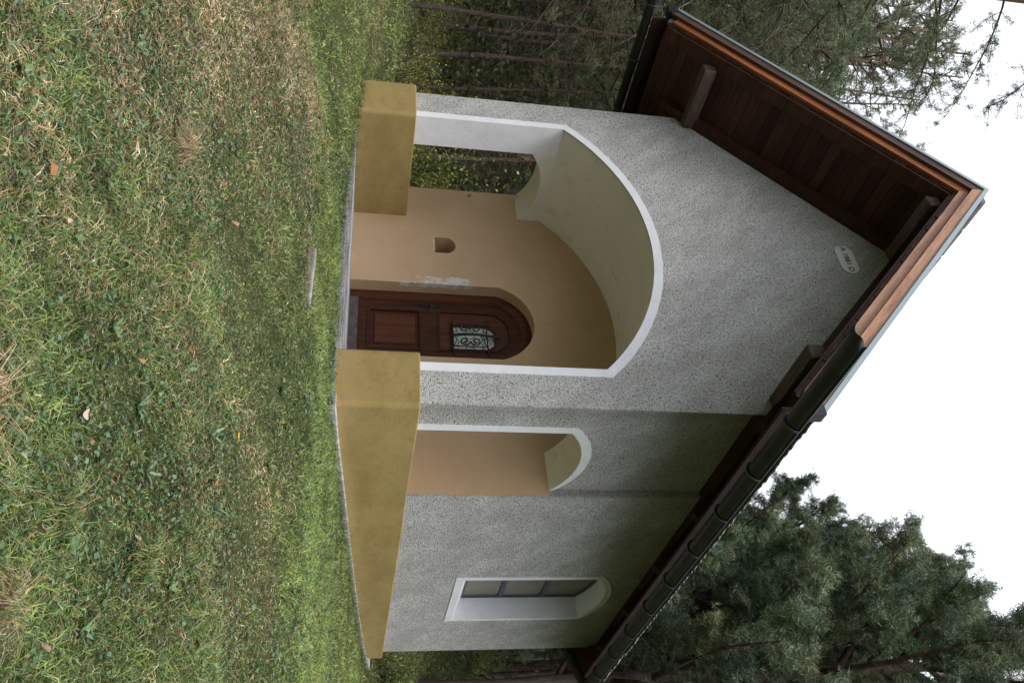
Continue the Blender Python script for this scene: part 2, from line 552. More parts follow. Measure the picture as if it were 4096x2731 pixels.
def H(x, y):
    x = np.asarray(x, float); y = np.asarray(y, float)
    z = -0.105 + 0.048 * sp_(-x - 1.7, 0.3) - 0.02 * np.maximum(x, 0) + np.where(y > 0, 0.072 * y, 0.075 * y)
    z = z - 0.20 * sp_(-(y + 1.05), 0.25)
    z = z + 0.40 * sp_(y - 6.6, 0.8)
    z = z + 0.12 * sp_(-x - 5.2, 0.8) + 0.20 * sp_(-x - 9.0, 1.0)
    amp = np.clip((-y - 0.3) / 0.8, 0, 1) + np.clip((y - 6.5) / 2, 0, 1) + np.clip((-x - 5) / 1, 0, 1)
    z = z + np.minimum(amp, 1) * (0.022 * np.sin(x * 2.1 + y) + 0.018 * np.sin(y * 3.3 - x * 1.7) + 0.013 * np.sin(x * 5.3 + 1) * np.sin(y * 4.7))
    return np.minimum(z, 11 + 0.02 * (np.abs(x) + np.abs(y)))

def infoot(x, y, m=0.0):
    return (x > -4.25 + m) & (x < 0.14 - m) & (y > -0.12 + m) & (y < 5.78 - m)

def build_ground():
    xs = np.unique(np.round(np.concatenate([np.linspace(-300, -40, 14), np.linspace(-40, -12, 40), np.linspace(-12, -5, 50), np.linspace(-5, 5, 130), np.linspace(5, 12, 30), np.linspace(12, 300, 20)]), 4))
    ys = np.unique(np.round(np.concatenate([np.linspace(-300, -12, 14), np.linspace(-12, -6.5, 22), np.linspace(-6.5, 2, 110), np.linspace(2, 14, 80), np.linspace(14, 40, 40), np.linspace(40, 300, 14)]), 4))
    X, Y = np.meshgrid(xs, ys, indexing='ij')
    Z = H(X, Y)
    Z = np.where(infoot(X, Y, 0.06), Z - 0.7, Z)
    V = np.stack([X, Y, Z], -1).reshape(-1, 3)
    nx, ny = len(xs), len(ys)
    i, j = np.meshgrid(np.arange(nx - 1), np.arange(ny - 1), indexing='ij')
    F = np.stack([i * ny + j, (i + 1) * ny + j, (i + 1) * ny + j + 1, i * ny + j + 1], -1).reshape(-1, 4)
    me = tri_mesh('ground', V, F, MAT['soil'], smooth=True)
    o = link(bpy.data.objects.new('ground', me))
    tag(o, 'sloping meadow ground rising to the chapel and the forest', kind='structure')
build_ground()

# ------------------------------------------------------------------ the chapel
W, T, P_, HP, TF, YR, XN, YN = 4.15, 0.42, 0.073, 0.618, 0.375, 1.394, 0.058, 5.70
ZS, ZA, ZS2, ZA2 = 2.25, 2.95, 1.97, 2.15
XL, XR, BW = -W + T, -T, 0.085
ZR, SL, OV, EV = 6.128, 0.98, 0.948, 0.617
XM = -W / 2
def ztop(x): return ZR - SL * abs(x - XM)
CS = math.cos(math.atan(SL))
def zund(x, perp): return ztop(x) - perp / CS

chapel = empty('chapel', (0, 0, 0), 'small roughcast chapel with ochre plinth, arched porch and steep gable roof', 'chapel')

def wob(pts, amp=0.0028, step=0.035, seed=3):
    r = random.Random(seed); res = []
    for a, b in zip(pts[:-1], pts[1:]):
        n = max(1, int(math.hypot(b[0] - a[0], b[1] - a[1]) / step))
        for i in range(n):
            t = i / n
            j = 0 if (i == 0 and not res) else 1
            res.append((a[0] + (b[0] - a[0]) * t + j * r.uniform(-amp, amp), a[1] + (b[1] - a[1]) * t + j * r.uniform(-amp, amp)))
    res.append(pts[-1])
    return res

def facade():
    R, Wh, Cr = MAT['rough'], MAT['white'], MAT['cream']
    # front wall with its round arch; opening sides are the white painted reveal
    outer = [(-W, HP - 0.02), (XL - 0.0, HP - 0.02)] + list(reversed(arc(XL, XR, ZS, ZA, 24))) + [(XR, HP - 0.02), (0, HP - 0.02), (0, zund(0, 0.25)), (XM, zund(XM, 0.25)), (-W, zund(-W, 0.25))]
    n_open = 1 + 25 + 1
    prism('front_wall', outer, [], 0, TF, 'xz', [R, Cr, R, Wh, Cr], chapel,
          side=lambda h, i: (3 if (i == 1 or i == n_open - 1) else 4) if 1 <= i < n_open else 2)
    # white painted surround, slightly proud
    inn = arc(XL, XR, ZS, ZA, 24); ou = arc(XL - BW, XR + BW, ZS + 0.035, ZA + 0.09, 24)
    ring = [(XL + 0.001, HP - 0.01)] + wob([(XL - BW, HP - 0.01)] + list(reversed(ou)) + [(XR + BW, HP - 0.01)]) + [(XR - 0.001, HP - 0.01)] + inn
    prism('arch_surround', ring, [], -0.006, 0.02, 'xz', [Wh] * 3, chapel)
    # vault over the porch
    o2 = arc(XL - 0.1, XR + 0.1, ZS, ZA + 0.1, 24)
    v = inn + list(reversed(o2))
    prism('vault', v, [], TF + 0.001, YR - 0.001, 'xz', [Cr] * 3, chapel)
    # side walls above the side arches
    for nm, x0, x1, outface in (('side_wall', -T, 0.0, 1), ('side_wall', -W, -W + T, 0)):
        pl = [(TF + 0.002, zund(0, 0.25)), (TF + 0.002, ZS2)] + list(reversed(arc(TF + 0.002, YR - 0.002, ZS2, ZA2, 16))) + [(YR - 0.002, ZS2), (YR - 0.002, zund(0, 0.25))]
        mats = [R if outface == 0 else Cr, R if outface == 1 else Cr, R, Cr]
        prism(nm, pl, [], x0 + 0.001, x1 - 0.001, 'yz', mats, chapel, side=lambda h, i: 3 if 1 <= i <= 18 else 2)
    # white surround of the side arches on both outer faces
    for x0, x1 in ((-0.02, 0.005), (-W - 0.005, -W + 0.02)):
        inn2 = arc(TF, YR - 0.001, ZS2, ZA2, 16)
        ou2 = arc(TF - BW, YR - 0.0005, ZS2 + 0.03, ZA2 + 0.085, 16)
        ring = [(TF + 0.001, HP - 0.01)] + wob([(TF - BW, HP - 0.01)] + list(reversed(ou2)), 0.0035) + inn2
        prism('side_arch_surround', ring, [], x0, x1, 'yz', [Wh] * 3, chapel)
facade()

def plinths():
    O = MAT['ochre']
    # each plinth wraps its pier and runs back as a low parapet; the right one runs on along the nave
    def wrap(poly, z0):
        o = prism('plinth', poly, [], z0, HP, 'xy', [O] * 3, chapel)
        bm = bmesh.new(); bm.from_mesh(o.data)
        ed = [e for e in bm.edges if all(abs(v.co.z - HP) < 1e-5 for v in e.verts) and len(e.link_faces) == 2 and abs(e.link_faces[0].normal.z - e.link_faces[1].normal.z) > 0.5]
        vd = [e for e in bm.edges if abs(e.verts[0].co.z - e.verts[1].co.z) > 0.3 and e.verts[0].co.y < 0.2]
        bmesh.ops.bevel(bm, geom=vd, offset=0.05, segments=7, profile=0.5, affect='EDGES')
        ed = [e for e in bm.edges if all(abs(v.co.z - HP) < 1e-5 for v in e.verts) and len(e.link_faces) == 2 and abs(e.link_faces[0].normal.z - e.link_faces[1].normal.z) > 0.5]
        bmesh.ops.bevel(bm, geom=ed, offset=0.012, segments=2, profile=0.5, affect='EDGES')

        bm.to_mesh(o.data); bm.free()
    p = P_
    wrap([(-W - p, -p), (XL + p, -p), (XL + p, YR), (-W - p - 0.02, YR)], -0.06)
    wrap([(XR - p, -p), (p, -p), (p, YR + 0.01), (XN + p, 2.1), (XN + p, YN + 0.03), (XN - 0.3, YN + 0.4), (XN - 1.25, YN + 1.3), (XN - 1.25, YN - 0.2), (XN - 0.4, YN - 0.4), (XN - 0.4, YR), (XR - p, YR)], -0.06)
    wrap([(-W - p - 0.04, YR + 0.002), (-W + 0.3, YR + 0.002), (-W + 0.3, YN), (-W - p - 0.04, YN)], -0.06)
    # concrete base and porch floor
    box('floor_slab', -3.4, XR - 0.05, -0.075, YR + 0.2, -0.062, 0.0, MAT['board_concrete'], chapel, 0.004)
    sl = [(-W - 0.1, -0.115), (p + 0.02, -0.115), (XN + p + 0.06, 1.4), (XN + p + 0.07, 6.15), (XN - 1.4, 7.5), (-W - 0.2, 7.5)]
    base = prism('footing', sl, [], -0.45, -0.065, 'xy', [MAT['concrete']] * 3, chapel)
    # pale footing strip that follows the slope along the side
    yy = np.linspace(-0.135, 6.1, 14)
    top = [(float(y_), float(H(0.2, max(y_, 0.0))) + 0.048) for y_ in yy]
    prism('footing_strip', [(-0.135, -0.4)] + [(6.1, -0.4)] + list(reversed(top)), [], 0.0, XN + p + 0.03, 'yz', [MAT['concrete']] * 3, chapel)
    prism('footing_strip', [(XR - 0.12, -0.4), (0.1, -0.4), (0.1, -0.055), (XR - 0.12, -0.06)], [], -0.13, -0.05, 'xz', [MAT['concrete']] * 3, chapel)
    box('end_slab', XN - 0.05, XN + 0.42, 5.86, 6.9, 0.0, 0.37, MAT['concrete'], chapel, 0.01)
plinths()

DX0, DX1, DZS, DZA = -2.585, -1.555, 1.65, 2.03
def nave():
    R, Wh, Tn = MAT['rough'], MAT['white'], MAT['tan']
    top = zund(0, 0.25)
    # tan front wall with door opening and little niche
    notch = [(-W - 0.03, -0.02), (XN, -0.02), (XN, ZS2), (-0.0015, ZS2), (-0.0015, top - 0.05), (-W + 0.0015, top - 0.05), (-W + 0.0015, ZS2), (-W - 0.03, ZS2)]
    dh = archpoly(DX0, DX1, 0.0, DZS, DZA, 20)
    dh[0] = (DX0, -0.01); dh[1] = (DX1, -0.01)
    nh = archpoly(-3.33, -3.08, 0.95, 1.10, 1.195, 14)
    prism('nave_front_wall', notch, [dh, nh], YR, YR + 0.165, 'xz', [Tn, Tn, Tn, R], chapel, side=lambda h, i: 3 if h < 0 and i in (1, 7) else 2)
    prism('niche', archpoly(-3.36, -3.05, 0.92, 1.10, 1.225, 14), [archpoly(-3.33, -3.08, 0.95, 1.10, 1.195, 14)], YR + 0.1655, YR + 0.30, 'xz', [Tn] * 3, chapel)
    box('nave_front_core', -W + 0.01, DX0 - 0.06, YR + 0.301, YR + 0.42, 0, 3.4, Tn, chapel)
    box('nave_front_core', DX1 + 0.06, -0.32, YR + 0.17, YR + 0.3, 0, 3.4, Tn, chapel)
    # right side wall with arched window
    wy0, wy1, wz0, wzs, wza = 3.375, 4.565, 1.40, 3.00, 3.17
    hole = archpoly(wy0, wy1, wz0, wzs, wza, 16)
    ol = [(YR + 0.166, HP - 0.02), (YN, HP - 0.02), (YN, top), (YR + 0.0005, top), (YR + 0.0005, ZS2 + 0.001), (YR + 0.166, ZS2 + 0.001)]
    prism('nave_side_wall', ol, [hole], XN - 0.36, XN, 'yz', [R, R, R, Wh], chapel, side=lambda h, i: 3 if h >= 0 else 2)
    b = 0.065
    ring_o = archpoly(wy0 - b, wy1 + b * 0.8, wz0 - 0.085, wzs + 0.03, wza + 0.075, 16)
    ring_o = wob(ring_o + ring_o[:1], 0.0025)[:-1]
    ring_i = archpoly(wy0 + 0.001, wy1 - 0.001, wz0 + 0.001, wzs, wza - 0.001, 16)
    prism('window_surround', ring_o, [ring_i], XN - 0.02, XN + 0.006, 'yz', [Wh] * 3, chapel)
    # sloping sill
    v = [(XN + 0.004, wy0, wz0 - 0.02), (XN + 0.004, wy1, wz0 - 0.02), (XN - 0.27, wy1, wz0 + 0.10), (XN - 0.27, wy0, wz0 + 0.10),
         (XN + 0.004, wy0, wz0 - 0.06), (XN + 0.004, wy1, wz0 - 0.06), (XN - 0.27, wy1, wz0 - 0.06), (XN - 0.27, wy0, wz0 - 0.06)]
    v = [(a, y0 + (0.001 if y0 < 4 else -0.001), c + 0.022 if c > wz0 - 0.03 else c) for a, y0, c in v]
    mesh_obj('window_sill', v, [(0, 1, 2, 3), (4, 7, 6, 5), (0, 4, 5, 1), (1, 5, 6, 2), (2, 6, 7, 3), (3, 7, 4, 0)], Wh, chapel)
    # window: steel frame, two cross bars, three panes
    gx = XN - 0.27
    w = mesh_obj('window', *boxv(gx - 0.05, gx - 0.04, wy0 - 0.02, wy1 + 0.02, wz0, wza + 0.05), MAT['iron'], chapel)
    fo = archpoly(wy0 + 0.001, wy1 - 0.001, wz0 + 0.09, wzs, wza - 0.001, 16)
    fi = archpoly(wy0 + 0.032, wy1 - 0.032, wz0 + 0.145, wzs, wza - 0.035, 16)
    prism('frame', fo, [fi], gx - 0.03, gx + 0.006, 'yz', [MAT['steel']] * 3, w)
    bars = [2.02, 2.56]
    for zb in bars:
        box('glazing_bar', gx - 0.028, gx + 0.004, wy0 + 0.033, wy1 - 0.033, zb - 0.028, zb + 0.028, MAT['steel'], w)
    zz = [wz0 + 0.146, bars[0] - 0.029, bars[0] + 0.029, bars[1] - 0.029, bars[1] + 0.029]
    box('pane', gx - 0.022, gx - 0.016, wy0 + 0.033, wy1 - 0.033, zz[0], zz[1], MAT['pane'], w)
    box('pane', gx - 0.022, gx - 0.016, wy0 + 0.033, wy1 - 0.033, zz[2], zz[3], MAT['pane'], w)
    prism('pane', archpoly(wy0 + 0.033, wy1 - 0.033, zz[4], wzs, wza - 0.036, 16), [], gx - 0.022, gx - 0.016, 'yz', [MAT['pane']] * 3, w)
    # left side wall and apse walls (seen from aside only)
    box('nave_side_wall', -W - 0.03, -W + 0.3, YR + 0.17, YN, HP - 0.02, top, R, chapel)
    ap = [(XN - 0.003, YN + 0.001), (XN - 1.25, YN + 1.25), (-W - 0.03 + 1.25, YN + 1.25), (-W - 0.03, YN + 0.001), (-W + 0.3, YN + 0.001), (-W + 1.4, YN + 0.95), (XN - 1.4, YN + 0.95), (XN - 0.35, YN + 0.001)]
    prism('apse_wall', ap, [], 0.2, top, 'xy', [R] * 3, chapel)
nave()

def door():
    D, I = MAT['door_wood'], MAT['iron']
    y = YR + 0.158
    d = prism('door', [(-2.46, 0.10), (-1.66, 0.10)] + arc(-2.46, -1.66, 1.62, 1.905, 18),
              [[(-2.345, 0.20), (-1.775, 0.20), (-1.775, 0.80), (-2.345, 0.80)], archpoly(-2.345, -1.775, 0.97, 1.60, 1.80, 16)],
              y + 0.02, y + 0.06, 'xz', [D] * 3, chapel)
    o_ = archpoly(DX0, DX1, 0.0, DZS, DZA, 20); i_ = archpoly(-2.475, -1.645, 0.0, 1.62, 1.92, 20)
    i_[0] = (-2.475, 0.001); i_[1] = (-1.645, 0.001)
    prism('door_frame', [(DX0 + 0.001, 0.001), (-2.475, 0.001)] + list(reversed(arc(-2.475, -1.645, 1.62, 1.92, 20))) + [(-1.645, 0.001), (DX1 - 0.001, 0.001)] + arc(DX0 + 0.001, DX1 - 0.001, DZS, DZA - 0.001, 20), [], y, y + 0.09, 'xz', [D] * 3, d)
    prism('frame_moulding', [(-2.475, 0.10), (-2.455, 0.10)] + list(reversed(arc(-2.455, -1.665, 1.62, 1.90, 20))) + [(-1.665, 0.10), (-1.645, 0.10)] + arc(-2.475, -1.645, 1.62, 1.92, 20), [], y + 0.008, y + 0.05, 'xz', [D] * 3, d)
    # lower panel: moulding frame and raised field
    def rect(a, b, c, e): return [(a, c), (b, c), (b, e), (a, e)]
    prism('panel_moulding', rect(-2.345, -1.775, 0.20, 0.80), [rect(-2.315, -1.805, 0.23, 0.77)], y + 0.012, y + 0.045, 'xz', [D] * 3, d)
    box('door_panel', -2.315, -1.805, y + 0.040, y + 0.055, 0.23, 0.77, D, d)
    box('raised_field', -2.265, -1.855, y + 0.026, y + 0.042, 0.28, 0.72, D, d, 0.008)
    prism('panel_moulding', archpoly(-2.345, -1.775, 0.97, 1.60, 1.80, 16), [archpoly(-2.318, -1.802, 0.997, 1.59, 1.773, 16)], y + 0.012, y + 0.045, 'xz', [D] * 3, d)
    ow = [(-2.135, 1.15), (-1.815, 1.15), (-1.815, 1.52), (-1.88, 1.60), (-2.07, 1.60), (-2.135, 1.52)]
    prism('door_panel', archpoly(-2.318, -1.802, 0.997, 1.59, 1.773, 16), [ow], y + 0.030, y + 0.055, 'xz', [D] * 3, d)
    ow2 = [(-2.16, 1.125), (-1.79, 1.125), (-1.79, 1.53), (-1.87, 1.625), (-2.08, 1.625), (-2.16, 1.53)]
    prism('glazing_bead', ow2, [ow], y + 0.020, y + 0.032, 'xz', [D] * 3, d)
    prism('pane', ow, [], y + 0.044, y + 0.048, 'xz', [MAT['leadglass']] * 3, d)
    # lead lines: an elongated honeycomb
    L = Acc()
    def inside(px, pz):
        return -2.135 < px < -1.815 and 1.15 < pz < 1.60 and (pz - 1.52) < 0.08 * min((px + 2.135) / 0.065, (-1.815 - px) / 0.065)
    sx, sz = 0.105, 0.12
    for i in range(-1, 8):
        for j in range(-1, 10):
            cx_ = -2.135 + i * sx + (sx / 2 if j % 2 else 0); cz_ = 1.15 + j * sz * 0.75
            hx = [(cx_, cz_ + sz / 2), (cx_ + sx / 2, cz_ + sz / 4), (cx_ + sx / 2, cz_ - sz / 4), (cx_, cz_ - sz / 2)]
            for p, q in zip(hx[:-1], hx[1:]):
                if inside(*p) and inside(*q):
                    L.tube([(p[0], y + 0.042, p[1]), (q[0], y + 0.042, q[1])], 0.0035, 4)
    tag(L.obj('lead_came', I, d), kind='stuff')
    # wrought grille
    G = Acc()
    yg = y - 0.008
    G.tube([(-1.975, yg, 1.11), (-1.975, yg - 0.03, 1.25), (-1.975, yg - 0.035, 1.40), (-1.975, yg, 1.66)], 0.015, 6)
    for zb in (1.135, 1.515):
        G.tube([(-2.23, y + 0.01, zb + (0.0 if zb < 1.3 else 0.02)), (-2.17, yg, zb), (-1.78, yg, zb), (-1.72, y + 0.01, zb + 0.02)], [0.006, 0.009, 0.009, 0.006], 6)
    def scroll(cx_, cz_, r, sgn, a0, turns=1.4, rmin=0.012):
        t = np.linspace(0, 1, 26)
        a = a0 + sgn * t * turns * 2 * np.pi
        rr = r * (1 - t) + rmin * t
        return [(cx_ + rr[i] * math.cos(a[i]), yg - 0.015 - 0.01 * math.sin(3 * t[i]), cz_ + rr[i] * math.sin(a[i])) for i in range(26)]
    for sx_ in (-1, 1):
        for sz_ in (-1, 1):
            cx_ = -1.975 + sx_ * 0.088; cz_ = 1.325 + sz_ * 0.062
            G.tube(scroll(cx_, cz_, 0.058, sx_ * sz_, math.pi / 2 * (1 if sz_ < 0 else -1)), 0.0095, 5)
            G.tube([(-1.975 + sx_ * 0.01, yg - 0.02, 1.325 + sz_ * 0.19), (-1.975 + sx_ * 0.06, yg - 0.02, 1.325 + sz_ * 0.15), (-1.975 + sx_ * 0.13, yg - 0.015, 1.325 + sz_ * 0.17), (-1.975 + sx_ * 0.17, yg - 0.005, 1.325 + sz_ * 0.20), (-1.975 + sx_ * 0.20, yg + 0.015, 1.325 + sz_ * 0.25)], [0.004, 0.006, 0.006, 0.006, 0.004], 5)
        G.tube([(-1.975 + sx_ * 0.15, yg - 0.01, 1.14), (-1.975 + sx_ * 0.165, yg - 0.02, 1.325), (-1.975 + sx_ * 0.15, yg - 0.01, 1.51)], 0.007, 5)
        G.tube(scroll(-1.975 + sx_ * 0.045, 1.60, 0.035, sx_, -math.pi / 2, 1.2, 0.008), 0.006, 5)
    G.obj('grille', I, d)
    # latch plate and lever
    h = Acc()
    v, f = boxv(-2.422, -2.392, y + 0.010, y + 0.02, 0.76, 0.99)
    h.add(np.array(v, float), np.array(f))
    h.tube([(-2.407, y + 0.012, 0.90), (-2.407, y - 0.035, 0.90)], 0.010, 6)
    h.tube([(-2.42, y - 0.035, 0.902), (-2.35, y - 0.038, 0.90), (-2.30, y - 0.030, 0.885)], [0.011, 0.010, 0.007], 6)
    h.obj('handle', I, d)
    box('threshold', -2.474, -1.646, y - 0.005, y + 0.07, 0.0, 0.098, MAT['threshold'], d, 0.004)
door()

def roof():
    root = bpy.data.objects.new('roof', None); link(root, chapel)
    YE = 5.35
    def strip(name, sgn, p0, p1, y0, y1, mat, s0=0.0, s1=None, par=root):
        """slab lying under the roof plane between perpendicular depths p0..p1, y0..y1,
        from the ridge (s=0) to the eave (s=slope length); sgn +1 right slope, -1 left"""
        Ls = (W / 2 + EV) / CS if s1 is None else s1
        V = []
        for s in (s0, Ls):
            for p in (p0, p1):
                dx, dz = s * CS, -s * CS * SL
                nx, nz = -SL * CS * p, -CS * p
                X = XM + sgn * (dx + nx); Z = ZR + dz + nz
                if s == 0.0:      # mitre at the ridge
                    X = XM; Z = ZR - p / CS
                for y in (y0, y1):
                    V.append((X, y, Z))
        f = [(0, 1, 3, 2), (4, 6, 7, 5), (0, 4, 5, 1), (2, 3, 7, 6), (0, 2, 6, 4), (1, 5, 7, 3)]
        o = mesh_obj(name, V, f, mat, par)
        bm = bmesh.new(); bm.from_mesh(o.data); bmesh.ops.recalc_face_normals(bm, faces=bm.faces); bm.to_mesh(o.data); bm.free()
        return o
    LS = (W / 2 + EV) / CS
    for sgn, vm in ((1, MAT['verge_lit']), (-1, MAT['verge_shaded'])):
        strip('roof_deck', sgn, 0.03, 0.19, -0.92, YE + 0.3, MAT['tile'])
        strip('verge_flashing', sgn, -0.012, 0.028, -1.00, -0.93, MAT['zinc'], 0, LS + 0.03)
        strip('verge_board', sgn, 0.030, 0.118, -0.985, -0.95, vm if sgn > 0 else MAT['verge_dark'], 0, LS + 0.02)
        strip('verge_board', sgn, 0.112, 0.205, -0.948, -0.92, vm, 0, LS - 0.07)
        # soffit planks, laid front to back side by side
        n = 30; w = LS / n
        for k in range(n):
            a = k * w + (0.0025 if k else 0.0); b = (k + 1) * w - 0.0025
            dd = random.uniform(-0.0025, 0.0025)
            strip('soffit_plank', sgn, 0.206 + dd, 0.236 + dd, -0.915 + random.uniform(-0.006, 0.006), YE, MAT['soffit_wood'], a, b - 0.02 if k == n - 1 else b)
        strip('verge_rafter', sgn, 0.2365, 0.262, -0.90, -0.74, MAT['soffit_wood'], 0, LS - 0.06)
        strip('wall_rafter', sgn, 0.2365, 0.335, -0.115, -0.002, MAT['soffit_wood'], 0, LS - 0.30)
        for yy in (1.2, 2.4, 3.6, 4.8):
            strip('eave_rafter', sgn, 0.237, 0.35, yy - 0.05, yy + 0.05, MAT['soffit_wood'], LS - 0.86, LS - 0.04)
        x_e = XM + sgn * (W / 2 + EV - 0.05)
        box('eave_board', min(x_e, x_e - sgn * 0.03), max(x_e, x_e - sgn * 0.03), -0.90, YE, 3.20, 3.40, MAT['dark_wood'], root)
        box('verge_end_cap', (x_e + 0.0 if sgn > 0 else x_e - 0.10), (x_e + 0.10 if sgn > 0 else x_e), -1.01, -0.90, 3.355, 3.475, MAT['gutter'], root, 0.006)
    # purlins carried out through the gable
    for nm, x0, x1, zt, y0 in (('purlin', -4.105, -3.965, 3.838, -0.77), ('purlin', -0.185, -0.045, 3.838, -0.77), ('purlin', XM - 0.07, XM + 0.07, 5.73, -0.80)):
        box(nm, x0, x1, y0, -0.001, zt - 0.145, zt, MAT['weathered_beam'], root, 0.012)
    for x0, x1 in ((0.0, 0.16), (-W - 0.16, -W)):
        box('wall_plate', x0 + (0.001 if x0 == 0 else 0), x1 - (0 if x0 == 0 else 0.001), 0.02, YN, 3.50, 3.64, MAT['soffit_wood'], root)
    # apse hips
    z_e = ztop(EV); z_r = ZR
    A = [(EV, YE + 0.02), (EV - 1.65, YE + 1.67), (-W - EV + 1.65, YE + 1.67), (-W - EV, YE + 0.02)]
    top_ = (XM, YE + 0.02)
    for i in range(3):
        a, b = A[i], A[i + 1]
        V = [(a[0], a[1], z_e), (b[0], b[1], z_e), (top_[0], top_[1], z_r), (a[0], a[1], z_e - 0.33), (b[0], b[1], z_e - 0.33), (top_[0], top_[1], z_r - 0.33)]
        mesh_obj('hip_slope', V, [(0, 1, 2), (3, 5, 4), (0, 3, 4, 1), (1, 4, 5, 2), (2, 5, 3, 0)], MAT['soffit_wood'], root)
    # tiles of the right slope, each one a slightly curved plate
    nt, nr = 25, 11
    tw = (YE + 0.93) / nt; rl = LS / nr
    base_me = None
    sec = [(-0.5, 0.0), (-0.32, 0.010), (-0.1, 0.003), (0.15, 0.002), (0.36, 0.011), (0.5, 0.002)]
    V = []
    for k, (s, drop) in enumerate(((0.0, 0.004), (rl * 1.06, 0.026))):
        for yy, hh in sec:
            for th in (0.0, -0.014):
                V.append((s, yy * tw * 0.985, drop + hh + th))
    F = []
    m = len(sec)
    def id_(k, i, t): return k * m * 2 + i * 2 + t
    for i in range(m - 1):
        F.append((id_(0, i, 0), id_(1, i, 0), id_(1, i + 1, 0), id_(0, i + 1, 0)))
        F.append((id_(0, i, 1), id_(0, i + 1, 1), id_(1, i + 1, 1), id_(1, i, 1)))
        F.append((id_(1, i, 0), id_(1, i, 1), id_(1, i + 1, 1), id_(1, i + 1, 0)))
    me = bpy.data.meshes.new('roof_tile'); me.from_pydata(V, [], F); me.materials.append(MAT['tile']); me.update()
    for r_ in range(nr):
        for c_ in range(nt):
            s = r_ * rl
            X = XM + s * CS; Z = ZR - s * CS * SL
            o = bpy.data.objects.new('roof_tile', me)
            o.location = (X - 0.03 * SL * CS + random.uniform(-.004, .004), -0.93 + (c_ + 0.5) * tw, Z - 0.03 * CS + random.uniform(-0.008, 0.0) - 0.022)
            o.rotation_euler = (0, math.atan(SL) + random.uniform(-0.01, 0.01), random.uniform(-0.012, 0.012))
            link(o, root)
    strip('roof_covering', -1, -0.02, 0.028, -0.92, YE, MAT['tile'])
    for k in range(16):
        o = box('ridge_tile', XM - 0.11, XM + 0.11, -0.93 + k * 0.39, -0.93 + k * 0.39 + 0.385, ZR - 0.085, ZR - 0.012, MAT['tile'], root, 0.02)
roof()

def gutters():
    for sgn in (1, -1):
        gx = 0.725 if sgn > 0 else -W - 0.725
        zc, rr = 3.215, 0.078
        root = bpy.data.objects.new('gutter', None); link(root, chapel)
        n = 14
        ysn = [(-2.02, 1)] + [(-1.9, 0)] + [(-1.0 + k * 0.7, 0) for k in range(10)]
        V = []
        for q, (yy, cut) in enumerate(ysn):
            for t in range(n + 1):
                a = math.pi + math.pi * t / n
                for r_ in (rr, rr - 0.006):
                    cx_ = gx + r_ * math.cos(a); cz_ = zc + r_ * math.sin(a)
                    off = 0
                    if cut:
                        off = 0.10 * (0.5 + 0.5 * math.sin((cz_ - zc) / rr * 3.0 + 0.6))
                    V.append((cx_, yy + off, cz_))
        F = []
        m = (n + 1) * 2
        for q in range(len(ysn) - 1):
            for t in range(n):
                a = q * m + t * 2; b = a + 2; c = a + m; d_ = b + m
                F.append((a, b, d_, c)); F.append((a + 1, c + 1, d_ + 1, b + 1))
            F.append((q * m, q * m + m, q * m + m + 1, q * m + 1))
            F.append((q * m + 2 * n, q * m + 2 * n + 1, q * m + m + 2 * n + 1, q * m + m + 2 * n))
        for t in range(n):
            F.append((t * 2, t * 2 + 1, t * 2 + 3, t * 2 + 2))
        mesh_obj('trough', V, F, MAT['gutter'], root, smooth=True)
        B = Acc(); B.tube([(gx + sgn * rr, -1.95, zc), (gx + sgn * rr, 2, zc), (gx + sgn * rr, 5.3, zc)], 0.011, 6)
        B.obj('rim', MAT['gutter'], root)
        proto = None
        for k in range(9):
            yy = -0.98 + k * 0.7
            if proto is None:
                K = Acc()
                pts = [(rr * 1.0 * -sgn - 0.0, 0, 0.10), (rr * -sgn * 1.02, 0, 0.02)] + [((rr + 0.009) * math.cos(a), 0, (rr + 0.009) * math.sin(a)) for a in (np.linspace(math.pi, 2 * math.pi, 12) if sgn > 0 else np.linspace(2 * math.pi, math.pi, 12))]
                Vv, Ff = tube_np(pts, 0.009, 4)
                Vv[:, 1] *= 1.6
                K.add(Vv, Ff)
                # strap back to the eave
                Vs, Fs = tube_np([(rr * -sgn, 0, 0.09), (-sgn * 0.16, 0.0, 0.16)], 0.009, 4)
                K.add(Vs, Fs)
                kme = K.mesh('bracket', MAT['bracket_metal'], True)
            o = bpy.data.objects.new('bracket', kme)
            proto = o
            o.location = (gx, yy, zc)
            link(o, root)
        # the run along the slanting eave of the apse
        x1 = gx - sgn * 1.55
        K = Acc(); K.tube([(gx, 5.28, zc), (0.5 * (gx + x1), 6.05, zc - 0.005), (x1, 6.83, zc)], 0.075, 10)
        K.obj('apse_trough', MAT['gutter'], root)
gutters()

